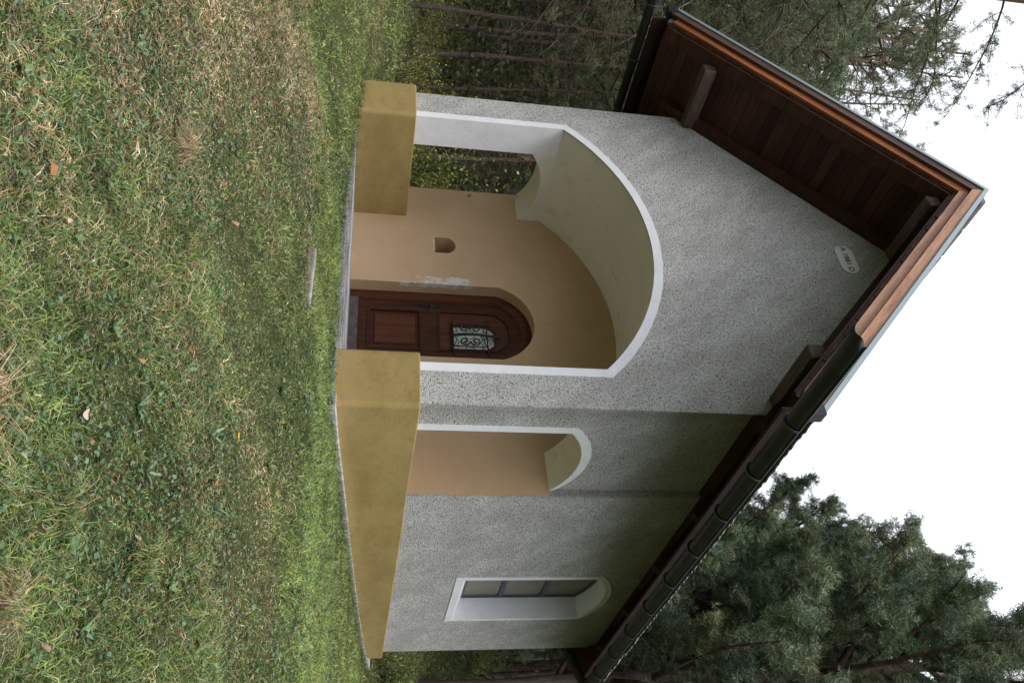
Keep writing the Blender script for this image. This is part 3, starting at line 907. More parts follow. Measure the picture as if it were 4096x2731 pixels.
def plaque():
    x0, x1, z0, z1 = -2.125, -1.835, 4.985, 5.185
    xm_, zm = 0.5 * (x0 + x1), 0.5 * (z0 + z1)
    pts = [(x0 + 0.0, z0), (x1, z0)]
    pts += [(x1, z0 + 0.018)] + [(x1 + 0.05 * math.sin(a), zm - 0.082 * math.cos(a)) for a in np.linspace(0.15, math.pi - 0.15, 9)] + [(x1, z1 - 0.018), (x1, z1)]
    pts += [(x0, z1), (x0, z1 - 0.018)] + [(x0 - 0.05 * math.sin(a), zm + 0.082 * math.cos(a)) for a in np.linspace(0.15, math.pi - 0.15, 9)] + [(x0, z0 + 0.018)]
    o = prism('plaque', pts, [], -0.012, 0.004, 'xz', [MAT['plaque']] * 3, chapel)
    cu = bpy.data.curves.new('lettering', 'FONT')
    cu.body = 'A 1981 D'
    cu.size = 0.088; cu.extrude = 0.0015; cu.align_x = 'CENTER'; cu.align_y = 'CENTER'
    cu.offset = 0.0012
    t = bpy.data.objects.new('lettering', cu)
    COL.objects.link(t)
    dg = bpy.context.evaluated_depsgraph_get()
    me = bpy.data.meshes.new_from_object(t.evaluated_get(dg))
    bpy.data.objects.remove(t)
    me.materials.clear(); me.materials.append(MAT['red'])
    l = bpy.data.objects.new('lettering', me)
    l.rotation_euler = (math.pi / 2, 0, 0)
    l.location = (xm_, -0.0135, zm)
    link(l, o)
plaque()

# kerb stone in the turf
k = box('kerb_stone', -0.25, 0.25, -0.028, 0.028, -0.30, 0.0, MAT['old_concrete'], None, 0.014)
k.location = (-0.12, -1.30, float(H(-0.12, -1.3)) + 0.038)
k.rotation_euler = (0.05, 0.02, 0.02)
tag(k, 'short concrete kerb stone sunk in the turf in front of the porch', 'kerb stone')

# ------------------------------------------------------------------ vegetation
def unit(v):
    return v / (np.linalg.norm(v, axis=-1, keepdims=True) + 1e-9)

def tufts(C, D, n, ln, wd, cols, spread=0.9, rng=RNG):
    """needle tufts: centres C (m,3), axis D (m,3); n thin triangles each"""
    m = len(C)
    r = rng.normal(size=(m, n, 3))
    d = unit(unit(D)[:, None, :] * (1.0 - 0.0) + r * spread)
    L = ln * rng.uniform(0.6, 1.2, (m, n, 1))
    s = unit(np.cross(d, rng.normal(size=(m, n, 3)))) * wd * 0.5
    base = C[:, None, :] + rng.normal(size=(m, n, 3)) * ln * 0.22
    a = base - s; b = base + s; t = base + d * L
    V = np.stack([a, b, t], 2).reshape(-1, 3)
    F = np.arange(m * n * 3).reshape(-1, 3)
    c = np.repeat(cols, n * 3, axis=0)
    c = c * rng.uniform(0.75, 1.25, (m * n, 1)).repeat(3, 0)
    return V, F, c

def curve(p0, d, L, droop, n=6, wob=0.06, rng=RNG):
    pts = [np.array(p0, float)]
    d = np.array(d, float); d /= np.linalg.norm(d)
    for i in range(n):
        d = d + np.array([0, 0, droop / n]) + rng.normal(size=3) * wob
        d /= np.linalg.norm(d)
        pts.append(pts[-1] + d * L / n)
    return np.array(pts)

def pine_meshes(h, r0, crown0, spread_r, nlimb, tuft_per, seed, hue, lean=(0, 0), dead=0, needle=(0.12, 0.013), nn=12, flat=0.15, droop=-0.35, twigside=5):
    """returns meshes (trunk, limbs, crown[, dead])"""
    rng = np.random.default_rng(seed)
    t = np.linspace(0, 1, 14)
    wx = np.cumsum(rng.normal(size=14)) * 0.035; wy = np.cumsum(rng.normal(size=14)) * 0.035
    tp = np.stack([lean[0] * t + wx, lean[1] * t + wy, -0.4 + (h + 0.4) * t], -1)
    tr = r0 * (1 - 0.8 * t ** 1.1); tr[0] *= 1.35; tr[1] *= 1.03
    A = Acc(); A.tube(tp, tr, 9)
    trunk = A.mesh('trunk', MAT['bark'], True)
    # bumps on bark outline
    Ls, Cs, Ds, Cols = Acc(), [], [], []
    def at_h(z):
        return np.array([np.interp(z, tp[:, 2], tp[:, 0]), np.interp(z, tp[:, 2], tp[:, 1]), z])
    for i in range(nlimb):
        u = (i + rng.uniform(-0.4, 0.4)) / nlimb
        u = min(max(u, 0), 0.99)
        z = h * (crown0 + (1 - crown0) * u)
        prof = (0.55 + 0.9 * u) if u < 0.35 else 0.865 * (1 - (u - 0.35) / 0.65) ** 0.7 + 0.12
        L = spread_r * prof * rng.uniform(0.65, 1.15)
        az = i * 2.4 + rng.uniform(-0.5, 0.5)
        el = flat + 0.7 * u + rng.uniform(-0.15, 0.15)
        d = (math.cos(az) * math.cos(el), math.sin(az) * math.cos(el), math.sin(el))
        p = curve(at_h(z), d, L, droop * (1 - u), 7, 0.07, rng)
        rr = np.linspace(0.028 + 0.012 * L, 0.006, 8)
        Ls.tube(p, rr, twigside)
        shade = rng.uniform(0.75, 1.3)
        ntw = int(4 + L * 3.2)
        for q in range(ntw):
            f = rng.uniform(0.25, 1.0)
            idx = f * 7; i0 = min(int(idx), 6)
            b = p[i0] + (p[i0 + 1] - p[i0]) * (idx - i0)
            dd = unit(unit(p[i0 + 1] - p[i0]) + rng.normal(size=3) * 0.75 + np.array([0, 0, 0.15]))
            l2 = (0.35 + 0.30 * L * (1.1 - f)) * rng.uniform(0.6, 1.2)
            pp = curve(b, dd, l2, 0.25, 4, 0.10, rng)
            Ls.tube(pp, np.linspace(0.010, 0.003, 5), 3)
            k = max(3, int(tuft_per * l2))
            ff = rng.uniform(0.2, 1.0, k) * 4
            j0 = np.minimum(ff.astype(int), 3)
            c = pp[j0] + (pp[j0 + 1] - pp[j0]) * (ff - j0)[:, None] + rng.normal(size=(k, 3)) * 0.06
            Cs.append(c)
            Ds.append(unit(pp[j0 + 1] - pp[j0] + rng.normal(size=(k, 3)) * 0.4 + np.array([0, 0, 0.3])))
            sh = shade * rng.uniform(0.55, 1.45)
            Cols.append(np.tile(np.array(hue) * sh, (k, 1)) * rng.uniform(0.8, 1.2, (k, 1)) * np.array([1 + rng.uniform(-.1, .35), 1, 1 + rng.uniform(-.2, .2)]))
    limbs = Ls.mesh('limbs', MAT['limb'], True)
    C = np.concatenate(Cs); D = np.concatenate(Ds); K = np.concatenate(Cols)
    V, F, c = tufts(C, D, nn, needle[0], needle[1], K, 0.75, rng)
    crown = tri_mesh('crown', V, F, MAT['pine_needles'], c)
    dm = None
    if dead:
        Dd = Acc()
        for i in range(dead):
            z = h * rng.uniform(0.10, crown0 + 0.15)
            az = rng.uniform(0, 6.28); el = rng.uniform(-0.5, 0.4)
            L = rng.uniform(0.3, 1.7)
            p = curve(at_h(z), (math.cos(az) * math.cos(el), math.sin(az) * math.cos(el), math.sin(el)), L, -0.5, 6, 0.14, rng)
            Dd.tube(p, np.linspace(0.013, 0.003, 7), 4)
            for q in range(rng.integers(0, 4)):
                i0 = rng.integers(2, 6)
                pp = curve(p[i0], unit(p[i0] - p[i0 - 1] + rng.normal(size=3) * 0.6), L * 0.4, -0.2, 4, 0.2, rng)
                Dd.tube(pp, np.linspace(0.006, 0.002, 5), 3)
        dm = Dd.mesh('dead_branches', MAT['twig'], True)
    return trunk, limbs, crown, dm

def put_tree(name, meshes, x, y, label, cat, group=None, rz=0.0, sc=1.0, dz=0.0):
    e_ = empty(name, (x, y, float(H(x, y)) + dz), label, cat, group, rz)
    e_.scale = (sc, sc, sc)
    for nm, me in zip(('trunk', 'limbs', 'crown', 'dead_branches'), meshes):
        if me is not None:
            link(bpy.data.objects.new(nm, me), e_)
    return e_

def pol(az, dist):
    a = math.radians(az)
    return CAM[0] - dist * math.sin(a), CAM[1] + dist * math.cos(a)

BG = (0.110, 0.165, 0.092)     # bluish green of the dense pines on the right
OG = (0.125, 0.155, 0.078)     # more olive forest pines

dense = [pine_meshes(9.6, 0.17, 0.16, 3.0, 66, 74, 100 + i, BG, (0.4 * (-1) ** i, 0.2), dead=16, needle=(0.10, 0.0095), nn=16, flat=0.25, droop=0.55) for i in range(3)]
slim = [pine_meshes(13.0 + 1.2 * i, 0.085 + 0.018 * i, 0.36, 1.9, 34, 20, 200 + i, OG, (0.6 * (-1) ** i, 0.5), dead=46, needle=(0.10, 0.013), nn=10, flat=0.0, droop=-0.3) for i in range(4)]
full = [pine_meshes(9.0 + i, 0.08, 0.10, 1.9, 44, 24, 300 + i, (0.085, 0.130, 0.058), dead=20, needle=(0.10, 0.014), nn=10, flat=-0.05, droop=-0.5) for i in range(2)]

# right hand group behind the apse
RG = 'dense pines behind the chapel'
spots = [(22.5, 15.5, 0, 0.88, 0.0, 'dense blue-green pine beside the rear corner of the roof'),
         (15.8, 15.0, 1, 1.26, 1.2, 'tallest dense pine, at the picture edge right of the roof'),
         (19.0, 17.5, 2, 1.17, 2.4, 'dense pine with bushy crown between two others right of the roof'),
         (17.2, 20.5, 0, 1.30, 3.1, 'dense pine rising behind the others at the picture edge'),
         (24.0, 20.0, 2, 0.92, 5.2, 'dense pine filling the gap behind the pine at the roof corner'),
         (26.5, 17.5, 1, 0.90, 4.0, 'dense pine whose tip shows just over the right eave')]
for az, d_, i, s_, rz, lb in spots:
    x, y = pol(az, d_)
    put_tree('pine_tree', dense[i], x, y, lb, 'pine', RG, rz, s_)
rs = random.Random(5)
for az, d_, i, s_ in ((16.9, 19.0, 0, 1.0), (18.1, 23.0, 1, 1.0), (13.5, 22.0, 2, 1.0), (20.5, 26, 3, 1.0), (23.5, 24, 0, 0.95), (11.0, 18, 1, 1.0), (15.2, 27, 2, 1.1), (26, 29, 3, 1.0), (18.8, 31, 0, 1.1), (21.8, 34, 2, 1.1)):
    x, y = pol(az, d_)
    put_tree('pine_tree', slim[i], x, y, 'bare-stemmed pine standing on the hillside behind the chapel', 'pine', 'slender pines on the hillside behind', rs.uniform(0, 6), s_ * 0.72)

# forest on the left
FG = 'slender pines of the forest beside the chapel'
lab_n = {0: 'slim reddish pine trunk at the forest edge, leaning towards the chapel roof', 1: 'thin straight pine trunk nearest the chapel wall at the forest edge',
         2: 'slim pine trunk seen through the side arch of the porch'}
def cap(az, d_, h, s_):
    # the wood thins out and gets lower behind the chapel
    lim = 0.40 if az < 58.5 else (0.44 if az < 60.5 else 0.55)
    return min(s_, lim * d_ / h)
near = [(60.0, 13.5, 0, 0), (57.3, 14.2, 1, 1), (50.6, 13.2, 2, 2), (62.5, 14.5, 3, 3), (55.2, 15.0, 0, 3), (58.8, 16.0, 2, 3), (48.4, 14.5, 1, 3)]
for az, d_, i, l_ in near:
    x, y = pol(az, d_)
    put_tree('pine_tree', slim[i], x, y, lab_n.get(l_, 'slender pine in the front rows of the dark forest beside the chapel'), 'pine', None if l_ in lab_n else 'front row pines of the forest', rs.uniform(0, 6), cap(az, d_, 13 + 1.2 * i, 0.95))
for k_ in range(62):
    az = 43 + 26 * ((k_ * 0.618) % 1); d_ = 15.5 + 22 * (k_ / 62.0) ** 0.9
    x, y = pol(az, d_)
    s_ = 0.8 + 0.3 * rs.random()
    s_ = cap(az, d_, 13 + 1.2 * (k_ % 4), s_)
    put_tree('pine_tree', slim[k_ % 4], x, y, 'slender pine deep in the dark forest beside the chapel', 'pine', FG, rs.uniform(0, 6), s_)
for k_ in range(34):
    az = 44 + 25 * ((k_ * 0.618 + 0.3) % 1); d_ = 15.5 + 22 * (k_ / 34.0)
    x, y = pol(az, d_)
    put_tree('fir_tree', full[k_ % 2], x, y, 'shaggy dark conifer filling the gaps between the forest trunks', 'conifer', 'shaggy conifers inside the forest', rs.uniform(0, 6), cap(az, d_, 10, 0.9 * (0.75 + 0.4 * rs.random())))

# near pine at the left whose boughs hang above the roof
def overhang():
    rng = np.random.default_rng(77)
    ox, oy = pol(66.2, 12.3)
    oz = float(H(ox, oy))
    e_ = empty('pine_tree', (ox, oy, oz), 'near pine outside the left edge, its drooping boughs hanging beside the gable', 'pine')
    A = Acc(); t = np.linspace(0, 1, 12)
    A.tube(np.stack([0.3 * np.sin(3 * t), 0.2 * t, -0.4 + 14 * t], -1), 0.17 * (1 - 0.75 * t), 10)
    link(bpy.data.objects.new('trunk', A.mesh('trunk', MAT['bark'], True)), e_)
    L = Acc(); Cs, Ds, Ks = [], [], []
    def bough(z, azw, ln, el, droop, dens=1.0):
        a = math.radians(azw)
        z, ln = z * 1.2 + 0.2, ln * 1.12
        p = curve((0, 0, z), (math.cos(a) * math.cos(el), math.sin(a) * math.cos(el), math.sin(el)), ln, droop, 10, 0.08, rng)
        L.tube(p, np.linspace(0.020, 0.004, 11), 5)
        for q in range(int(ln * 12 * dens)):
            f = rng.uniform(0.22, 1.0) * 10; i0 = min(int(f), 9)
            b = p[i0] + (p[i0 + 1] - p[i0]) * (f - i0)
            l2 = rng.uniform(0.25, 0.85) * (1.15 - f / 14)
            pp = curve(b, unit(unit(p[i0 + 1] - p[i0]) * 0.8 + rng.normal(size=3) * 0.6 + np.array([0, 0, -0.1])), l2, 0.1, 4, 0.15, rng)
            L.tube(pp, np.linspace(0.007, 0.002, 5), 3)
            k = int(14 * l2) + 3
            ff = rng.uniform(0.15, 1.0, k) * 4; j0 = np.minimum(ff.astype(int), 3)
            Cs.append(pp[j0] + (pp[j0 + 1] - pp[j0]) * (ff - j0)[:, None] + rng.normal(size=(k, 3)) * 0.03)
            Ds.append(unit(pp[j0 + 1] - pp[j0] + rng.normal(size=(k, 3)) * 0.4))
            Ks.append(np.tile(np.array((0.14, 0.18, 0.095)) * rng.uniform(0.6, 1.4), (k, 1)))
    # azimuths point from the trunk towards the view's right (about +x,+y)
    for z, azw, ln, el, dr in ((4.3, 62, 1.6, 0.15, -0.4), (4.8, 20, 2.3, 0.1, -0.3), (5.1, 75, 2.4, 0.1, -0.5), (5.5, 48, 2.7, 0.1, -0.6), (5.7, 95, 2.2, 0.1, -0.5),
                               (6.1, 30, 2.2, 0.15, -0.6), (6.3, 60, 2.5, 0.2, -0.9), (6.7, 84, 2.2, 0.2, -0.7), (7.2, 48, 1.9, 0.2, -0.8), (7.6, 20, 1.8, 0.2, -0.7),
                               (8.0, 66, 2.1, 0.35, -1.2), (8.5, 40, 1.9, 0.2, -0.9), (8.9, 60, 2.2, 0.3, -1.2), (9.4, 30, 2.0, 0.3, -1.0), (9.8, 70, 2.0, 0.3, -1.0), (10.4, 150, 1.3, 0.4, -0.8),
                               (5.9, 200, 2.2, 0.1, -0.5), (7.0, 260, 2.3, 0.1, -0.6), (8.2, 310, 2.0, 0.1, -0.6), (9.2, 220, 1.6, 0.2, -0.6)):
        bough(z, azw, ln, el, dr)
    link(bpy.data.objects.new('boughs', L.mesh('boughs', MAT['limb'], True)), e_)
    V, F, c = tufts(np.concatenate(Cs), np.concatenate(Ds), 13, 0.085, 0.0075, np.concatenate(Ks), 0.7, rng)
    link(bpy.data.objects.new('needles', tri_mesh('needles', V, F, MAT['pine_needles'], c)), e_)
    # bare dead boughs lower down
    D = Acc()
    for i in range(20):
        z = rng.uniform(2.4, 5.8); a = math.radians(rng.uniform(35, 130)); el = rng.uniform(-0.1, 0.35)
        p = curve((0, 0, z), (math.cos(a) * math.cos(el), math.sin(a) * math.cos(el), math.sin(el)), rng.uniform(0.8, 2.6), -0.9, 9, 0.16, rng)
        D.tube(p, np.linspace(0.016, 0.004, 10), 4)
        for q in range(4):
            i0 = rng.integers(3, 9)
            pp = curve(p[i0], unit(p[i0] - p[i0 - 1] + rng.normal(size=3) * 0.6), 0.5, -0.4, 4, 0.2, rng)
            D.tube(pp, np.linspace(0.006, 0.002, 5), 3)
    link(bpy.data.objects.new('dead_branches', D.mesh('dead_branches', MAT['twig'], True)), e_)
overhang()

# unseen wood added round the clearing to block low sky light, one mass
def unseen_woodland():
    rng = np.random.default_rng(55)
    nT = 150
    az = np.radians(rng.uniform(74, 352, nT)); d_ = rng.uniform(17, 30, nT)
    tx = CAM[0] - d_ * np.sin(az); ty = CAM[1] + d_ * np.cos(az); tz = H(tx, ty)
    hh = rng.uniform(11, 16, nT)
    k = 150
    u = rng.uniform(0.12, 1.0, (nT, k)) ** 0.8
    rr = 2.6 * (1.05 - u) ** 0.6 * np.sqrt(rng.random((nT, k)))
    a = rng.uniform(0, 6.28, (nT, k))
    C = np.stack([tx[:, None] + rr * np.cos(a), ty[:, None] + rr * np.sin(a), tz[:, None] + u * hh[:, None]], -1).reshape(-1, 3)
    col = np.tile(np.array((0.075, 0.11, 0.055)), (len(C), 1)) * rng.uniform(0.6, 1.3, (len(C), 1))
    V, F, c = tufts(C, rng.normal(size=C.shape), 5, 0.75, 0.26, col, 1.0, rng)
    T_ = Acc()
    T_.add(V, F.reshape(-1, 3), c)
    me = T_.mesh('unseen_woodland', MAT['pine_needles'])
    o = link(bpy.data.objects.new('unseen_woodland', me))
    tag(o, 'unseen pine wood added around the clearing to block low sky light', kind='stuff')
unseen_woodland()

# leafy shrubs
def shrub_mesh(h, r, nst, seed, hue, leaf=0.035, per=60):
    rng = np.random.default_rng(seed)
    A = Acc(); Cs = []
    for i in range(nst):
        az = rng.uniform(0, 6.28); el = rng.uniform(0.8, 1.45)
        p = curve((rng.normal() * r * 0.15, rng.normal() * r * 0.15, -0.05), (math.cos(az) * math.cos(el), math.sin(az) * math.cos(el), math.sin(el)), h * rng.uniform(0.6, 1.1), -0.4, 6, 0.14, rng)
        A.tube(p, np.linspace(0.009, 0.002, 7), 4)
        k = per; ff = rng.uniform(0.15, 1.0, k) * 6; j0 = np.minimum(ff.astype(int), 5)
        Cs.append(p[j0] + (p[j0 + 1] - p[j0]) * (ff - j0)[:, None] + rng.normal(size=(k, 3)) * r * 0.16)
    C = np.concatenate(Cs); m = len(C)
    d = unit(rng.normal(size=(m, 3)) + np.array([0, 0, 0.2])); s = unit(np.cross(d, rng.normal(size=(m, 3))))
    L = leaf * rng.uniform(0.6, 1.3, (m, 1))
    V = np.stack([C, C + d * L * 0.5 + s * L * 0.32, C + d * L, C + d * L * 0.5 - s * L * 0.32], 1).reshape(-1, 3)
    F = np.arange(m * 4).reshape(-1, 4)
    hue = np.array(hue)
    c = hue * rng.uniform(0.55, 1.35, (m, 1)) * np.stack([rng.uniform(0.85, 1.35, m), np.ones(m), rng.uniform(0.7, 1.1, m)], -1)
    c = np.repeat(c, 4, 0)
    return A.mesh('stems', MAT['twig'], True), tri_mesh('foliage', V, F, MAT['broad_leaf'], c)

sh = [shrub_mesh(1.0, 0.7, 22, 400, (0.21, 0.24, 0.06), 0.045, 34), shrub_mesh(1.5, 0.7, 16, 401, (0.22, 0.28, 0.06), 0.05, 70), shrub_mesh(0.7, 0.6, 20, 402, (0.10, 0.15, 0.045), 0.05, 40)]
sl = [(61.0, 14.3, 0, 0.85, 'yellow-green leafy shrub at the forest edge beside the far meadow, at the picture corner'),
      (59.2, 14.4, 0, 0.7, 'low yellow-green shrub between the two slim trunks at the forest edge'),
      (57.2, 13.8, 0, 0.85, 'low yellow-green shrub at the forest edge next to the left plinth'),
      (50.3, 12.3, 1, 1.2, 'bright leafy shrub seen through the side arch of the porch'),
      (49.0, 13.2, 1, 1.0, 'second leafy shrub behind the side arch, next to the tan wall'),
      (55.8, 12.8, 0, 0.8, 'small shrub showing close to the left wall of the porch'),
      (52.0, 12.6, 0, 0.8, 'low shrub behind the pier at the forest edge'),
      (16.9, 13.2, 2, 0.9, 'small green bush on the slope beyond the rear end of the plinth'),
      (17.3, 17.5, 1, 0.5, 'yellowing shrub on the hillside beneath the rear gutter'),
      (14.6, 12.8, 2, 0.9, 'green bush outside the picture beside the rear plinth')]
for az, d_, i, s_, lb in sl:
    x, y = pol(az, d_)
    e_ = empty('shrub', (x, y, float(H(x, y))), lb, 'shrub', None, rs.uniform(0, 6))
    e_.scale = (s_, s_, s_)
    link(bpy.data.objects.new('stems', sh[i][0]), e_)
    link(bpy.data.objects.new('foliage', sh[i][1]), e_)
# undergrowth deep in the forest: nobody could count it
def undergrowth():
    rng = np.random.default_rng(9)
    n = 1500
    az = np.radians(rng.uniform(42, 70, n)); d_ = rng.uniform(14, 40, n)
    n2 = 500
    az = np.concatenate([az, np.radians(rng.uniform(8, 28, n2))]); d_ = np.concatenate([d_, rng.uniform(17, 40, n2)])
    X = CAM[0] - d_ * np.sin(az); Y = CAM[1] + d_ * np.cos(az)
    hh = rng.uniform(0.2, 1.9, len(X))
    C = np.stack([X, Y, H(X, Y) + hh * 0.8], -1)
    k = 26
    C = (C[:, None, :] + rng.normal(size=(len(X), k, 3)) * np.array([0.4, 0.4, 0.35])).reshape(-1, 3)
    m = len(C)
    d2 = unit(rng.normal(size=(m, 3))); s = unit(np.cross(d2, rng.normal(size=(m, 3))))
    L = rng.uniform(0.06, 0.14, (m, 1))
    V = np.stack([C, C + d2 * L * 0.5 + s * L * 0.3, C + d2 * L, C + d2 * L * 0.5 - s * L * 0.3], 1).reshape(-1, 3)
    base = np.array([[0.055, 0.075, 0.028], [0.12, 0.14, 0.04], [0.075, 0.055, 0.035]])[rng.integers(0, 3, m)]
    c = np.repeat(base * rng.uniform(0.5, 1.3, (m, 1)), 4, 0)
    o = link(bpy.data.objects.new('undergrowth', tri_mesh('undergrowth', V, np.arange(m * 4).reshape(-1, 4), MAT['broad_leaf'], c)))
    tag(o, 'leafy undergrowth between the trunks inside the dark forest', kind='stuff')
undergrowth()

# ------------------------------------------------------------------ grass
def vnoise(x, y, s, seed):
    r = np.random.default_rng(seed)
    k = r.uniform(-1, 1, (6, 2)) * s; p = r.uniform(0, 6.28, 6)
    return sum(np.sin(x * a + y * b + q) for (a, b), q in zip(k, p)) / 6

def wedge(n, d0, d1, a0=2.0, a1=72.0, rng=RNG):
    az = np.radians(rng.uniform(a0, a1, n)); d_ = np.sqrt(rng.uniform(d0 * d0, d1 * d1, n))
    return CAM[0] - d_ * np.sin(az), CAM[1] + d_ * np.cos(az), d_

GREEN = np.array([[0.170, 0.240, 0.055], [0.23, 0.28, 0.070], [0.120, 0.190, 0.085], [0.24, 0.27, 0.12], [0.070, 0.110, 0.035]])
STRAW = np.array([[0.50, 0.38, 0.25], [0.40, 0.27, 0.17], [0.64, 0.53, 0.38], [0.32, 0.23, 0.13], [0.44, 0.26, 0.14]])

def blades(X, Y, Ln, Wd, lean, col, rng, upright=0.5):
    n = len(X)
    keep = ~infoot(X, Y, -0.015)
    X, Y, Ln, Wd, lean, col = X[keep], Y[keep], Ln[keep], Wd[keep], lean[keep], col[keep]
    n = len(X)
    a = rng.uniform(0, 2 * np.pi, n)
    dh = np.stack([np.cos(a), np.sin(a), np.zeros(n)], -1)
    Z = H(X, Y) - 0.004
    B = np.stack([X, Y, Z], -1)
    b2 = a + rng.normal(size=n) * 0.9
    dh2 = np.stack([np.cos(b2), np.sin(b2), np.zeros(n)], -1)
    up = np.array([0, 0, 1.0])
    el1 = lean; el2 = lean - rng.uniform(0.2, 1.3, n)
    d1 = dh * np.cos(el1)[:, None] + up * np.sin(el1)[:, None]
    d2 = dh2 * np.cos(el2)[:, None] + up * np.sin(el2)[:, None]
    s = unit(np.cross(d1, up) + rng.normal(size=(n, 3)) * 0.5) * (Wd * 0.5)[:, None]
    m = B + d1 * (Ln * 0.5)[:, None]
    t = m + d2 * (Ln * 0.5)[:, None]
    t[:, 2] = np.maximum(t[:, 2], H(t[:, 0], t[:, 1]) + 0.003)
    V = np.stack([B - s, B + s, m + s * 0.8, m - s * 0.8, t], 1).reshape(-1, 3)
    i = np.arange(n)[:, None] * 5
    F = np.concatenate([i + np.array([0, 1, 2]), i + np.array([0, 2, 3]), i + np.array([3, 2, 4])], 0)
    c = np.repeat(col, 5, 0)
    tipf = np.tile(np.array([0.7, 0.7, 1.0, 1.0, 1.2]), n)[:, None]
    return V, F, c * tipf

def grass():
    rng = np.random.default_rng(21)
    A = Acc()
    for n, d0, d1, l0, l1, w0, w1 in ((115000, 1.7, 4.0, 0.030, 0.10, 0.0022, 0.0048), (190000, 4.0, 7.4, 0.025, 0.075, 0.0028, 0.0056), (90000, 7.4, 11.5, 0.03, 0.08, 0.004, 0.008), (55000, 11.5, 19, 0.06, 0.14, 0.008, 0.018)):
        X, Y, d_ = wedge(n, d0, d1, rng=rng)
        dry = vnoise(X, Y, 2.5, 3) * 0.9 + vnoise(X, Y, 9, 4) * 0.7
        # drier and browner on the far left part of the slope; fresh green in the flat strip by the wall
        crest = np.clip((Y + 1.25 - 0.36 * np.minimum(X, 0)) / 0.4, 0, 1)
        azd = np.degrees(np.arctan2(CAM[0] - X, Y - CAM[1]))
        p = 0.43 + 0.50 * dry + np.clip(0.030 * (azd - 42), -0.22, 0.36) - 0.62 * crest - 0.04 * np.maximum(X - 1.5, 0)
        p = np.where(d_ > 11.5, 0.18 + 0.2 * dry, p)
        isdry = rng.random(n) < np.clip(p, 0.06, 0.78)
        g = GREEN[rng.integers(0, len(GREEN), n)]; s = STRAW[rng.integers(0, len(STRAW), n)]
        fresh = 1 + 0.32 * crest[:, None] * np.array([1.1, 1.0, 0.8])
        col = np.where(isdry[:, None], s, g * fresh) * rng.uniform(0.65, 1.35, (n, 1))
        col = col * (1.06 + 0.45 * vnoise(X, Y, 11, 31) + 0.50 * vnoise(X, Y, 34, 32))[:, None].clip(0.45, 1.6)
        clump = 1 + 0.9 * vnoise(X, Y, 6, 8) + 0.3 * vnoise(X, Y, 22, 9)
        Ln = rng.uniform(l0, l1, n) * np.clip(clump, 0.5, 1.7)
        lean = np.where(isdry, rng.uniform(0.0, 0.7, n), rng.uniform(0.1, 1.25, n))
        V, F, c = blades(X, Y, Ln, rng.uniform(w0, w1, n), lean, col, rng)
        A.add(V, F, c)
    # longer blades left uncut along the foot of the plinth and round the kerb stone
    nf = 5200
    u = rng.random(nf)
    fx = np.concatenate([rng.uniform(-4.5, 0.2, nf // 2), 0.165 + np.abs(rng.normal(size=nf - nf // 2)) * 0.05])
    fy = np.concatenate([-0.135 - np.abs(rng.normal(size=nf // 2)) * 0.05, rng.uniform(-0.1, 6.6, nf - nf // 2)])
    V, F, c = blades(fx, fy, rng.uniform(0.04, 0.13, nf), rng.uniform(0.002, 0.0045, nf), rng.uniform(0.7, 1.5, nf), GREEN[rng.integers(0, 5, nf)] * rng.uniform(0.5, 1.1, (nf, 1)), rng)
    A.add(V, F, c)
    fx = -0.12 + rng.uniform(-0.33, 0.33, 500); fy = -1.30 + np.where(rng.random(500) < 0.5, -1, 1) * rng.uniform(0.05, 0.10, 500)
    V, F, c = blades(fx, fy, rng.uniform(0.03, 0.08, 500), rng.uniform(0.002, 0.004, 500), rng.uniform(0.5, 1.5, 500), STRAW[rng.integers(0, 5, 500)] * rng.uniform(0.5, 1.0, (500, 1)), rng)
    A.add(V, F, c)
    o = A.obj('grass', MAT['grass_blade'], smooth=False)
    tag(o, 'short mixed green and straw-coloured grass covering the slope', kind='stuff')
    # small broad leaves of clover, plantain and moss between the blades
    B = Acc()
    for n, d0, d1, sz in ((26000, 1.7, 4.2, 0.012), (26000, 4.2, 8.0, 0.015)):
        X, Y, d_ = wedge(n, d0, d1, rng=rng)
        w = vnoise(X, Y, 4, 12) + 0.25 * rng.normal(size=n) + 0.05 * X
        k = (w > -0.05) & ~infoot(X, Y, -0.03)
        X, Y = X[k], Y[k]; m = len(X)
        C = np.stack([X, Y, H(X, Y) + rng.uniform(0.004, 0.035, m)], -1)
        a = rng.uniform(0, 6.28, m); el = rng.uniform(-0.3, 0.7, m)
        d = np.stack([np.cos(a) * np.cos(el), np.sin(a) * np.cos(el), np.sin(el)], -1)
        s = unit(np.cross(d, np.array([0, 0, 1.0]) + rng.normal(size=(m, 3)) * 0.35))
        L = sz * rng.uniform(0.6, 2.2, (m, 1)); Wd = L * rng.uniform(0.25, 0.5, (m, 1))
        V = np.stack([C - s * Wd * 0.3, C + s * Wd * 0.3, C + d * L * 0.55 + s * Wd, C + d * L + np.array([0, 0, -.003]), C + d * L * 0.55 - s * Wd], 1).reshape(-1, 3)
        i = np.arange(m)[:, None] * 5
        F = np.concatenate([i + np.array([0, 1, 2]), i + np.array([0, 2, 4]), i + np.array([4, 2, 3])], 0)
        base = np.array([[0.085, 0.16, 0.075], [0.11, 0.19, 0.10], [0.07, 0.125, 0.05], [0.14, 0.20, 0.13], [0.20, 0.13, 0.07]])[rng.choice(5, m, p=[.3, .25, .25, .13, .07])]
        B.add(V, F, np.repeat(base * rng.uniform(0.7, 1.3, (m, 1)), 5, 0))
    o = B.obj('ground_cover', MAT['broad_leaf'], smooth=False)
    tag(o, 'small clover and plantain leaves growing through the grass', kind='stuff')
grass()

def place_on_ground(o, x, y, dz=0.0):
    o.location = (x, y, float(H(x, y)) + dz)

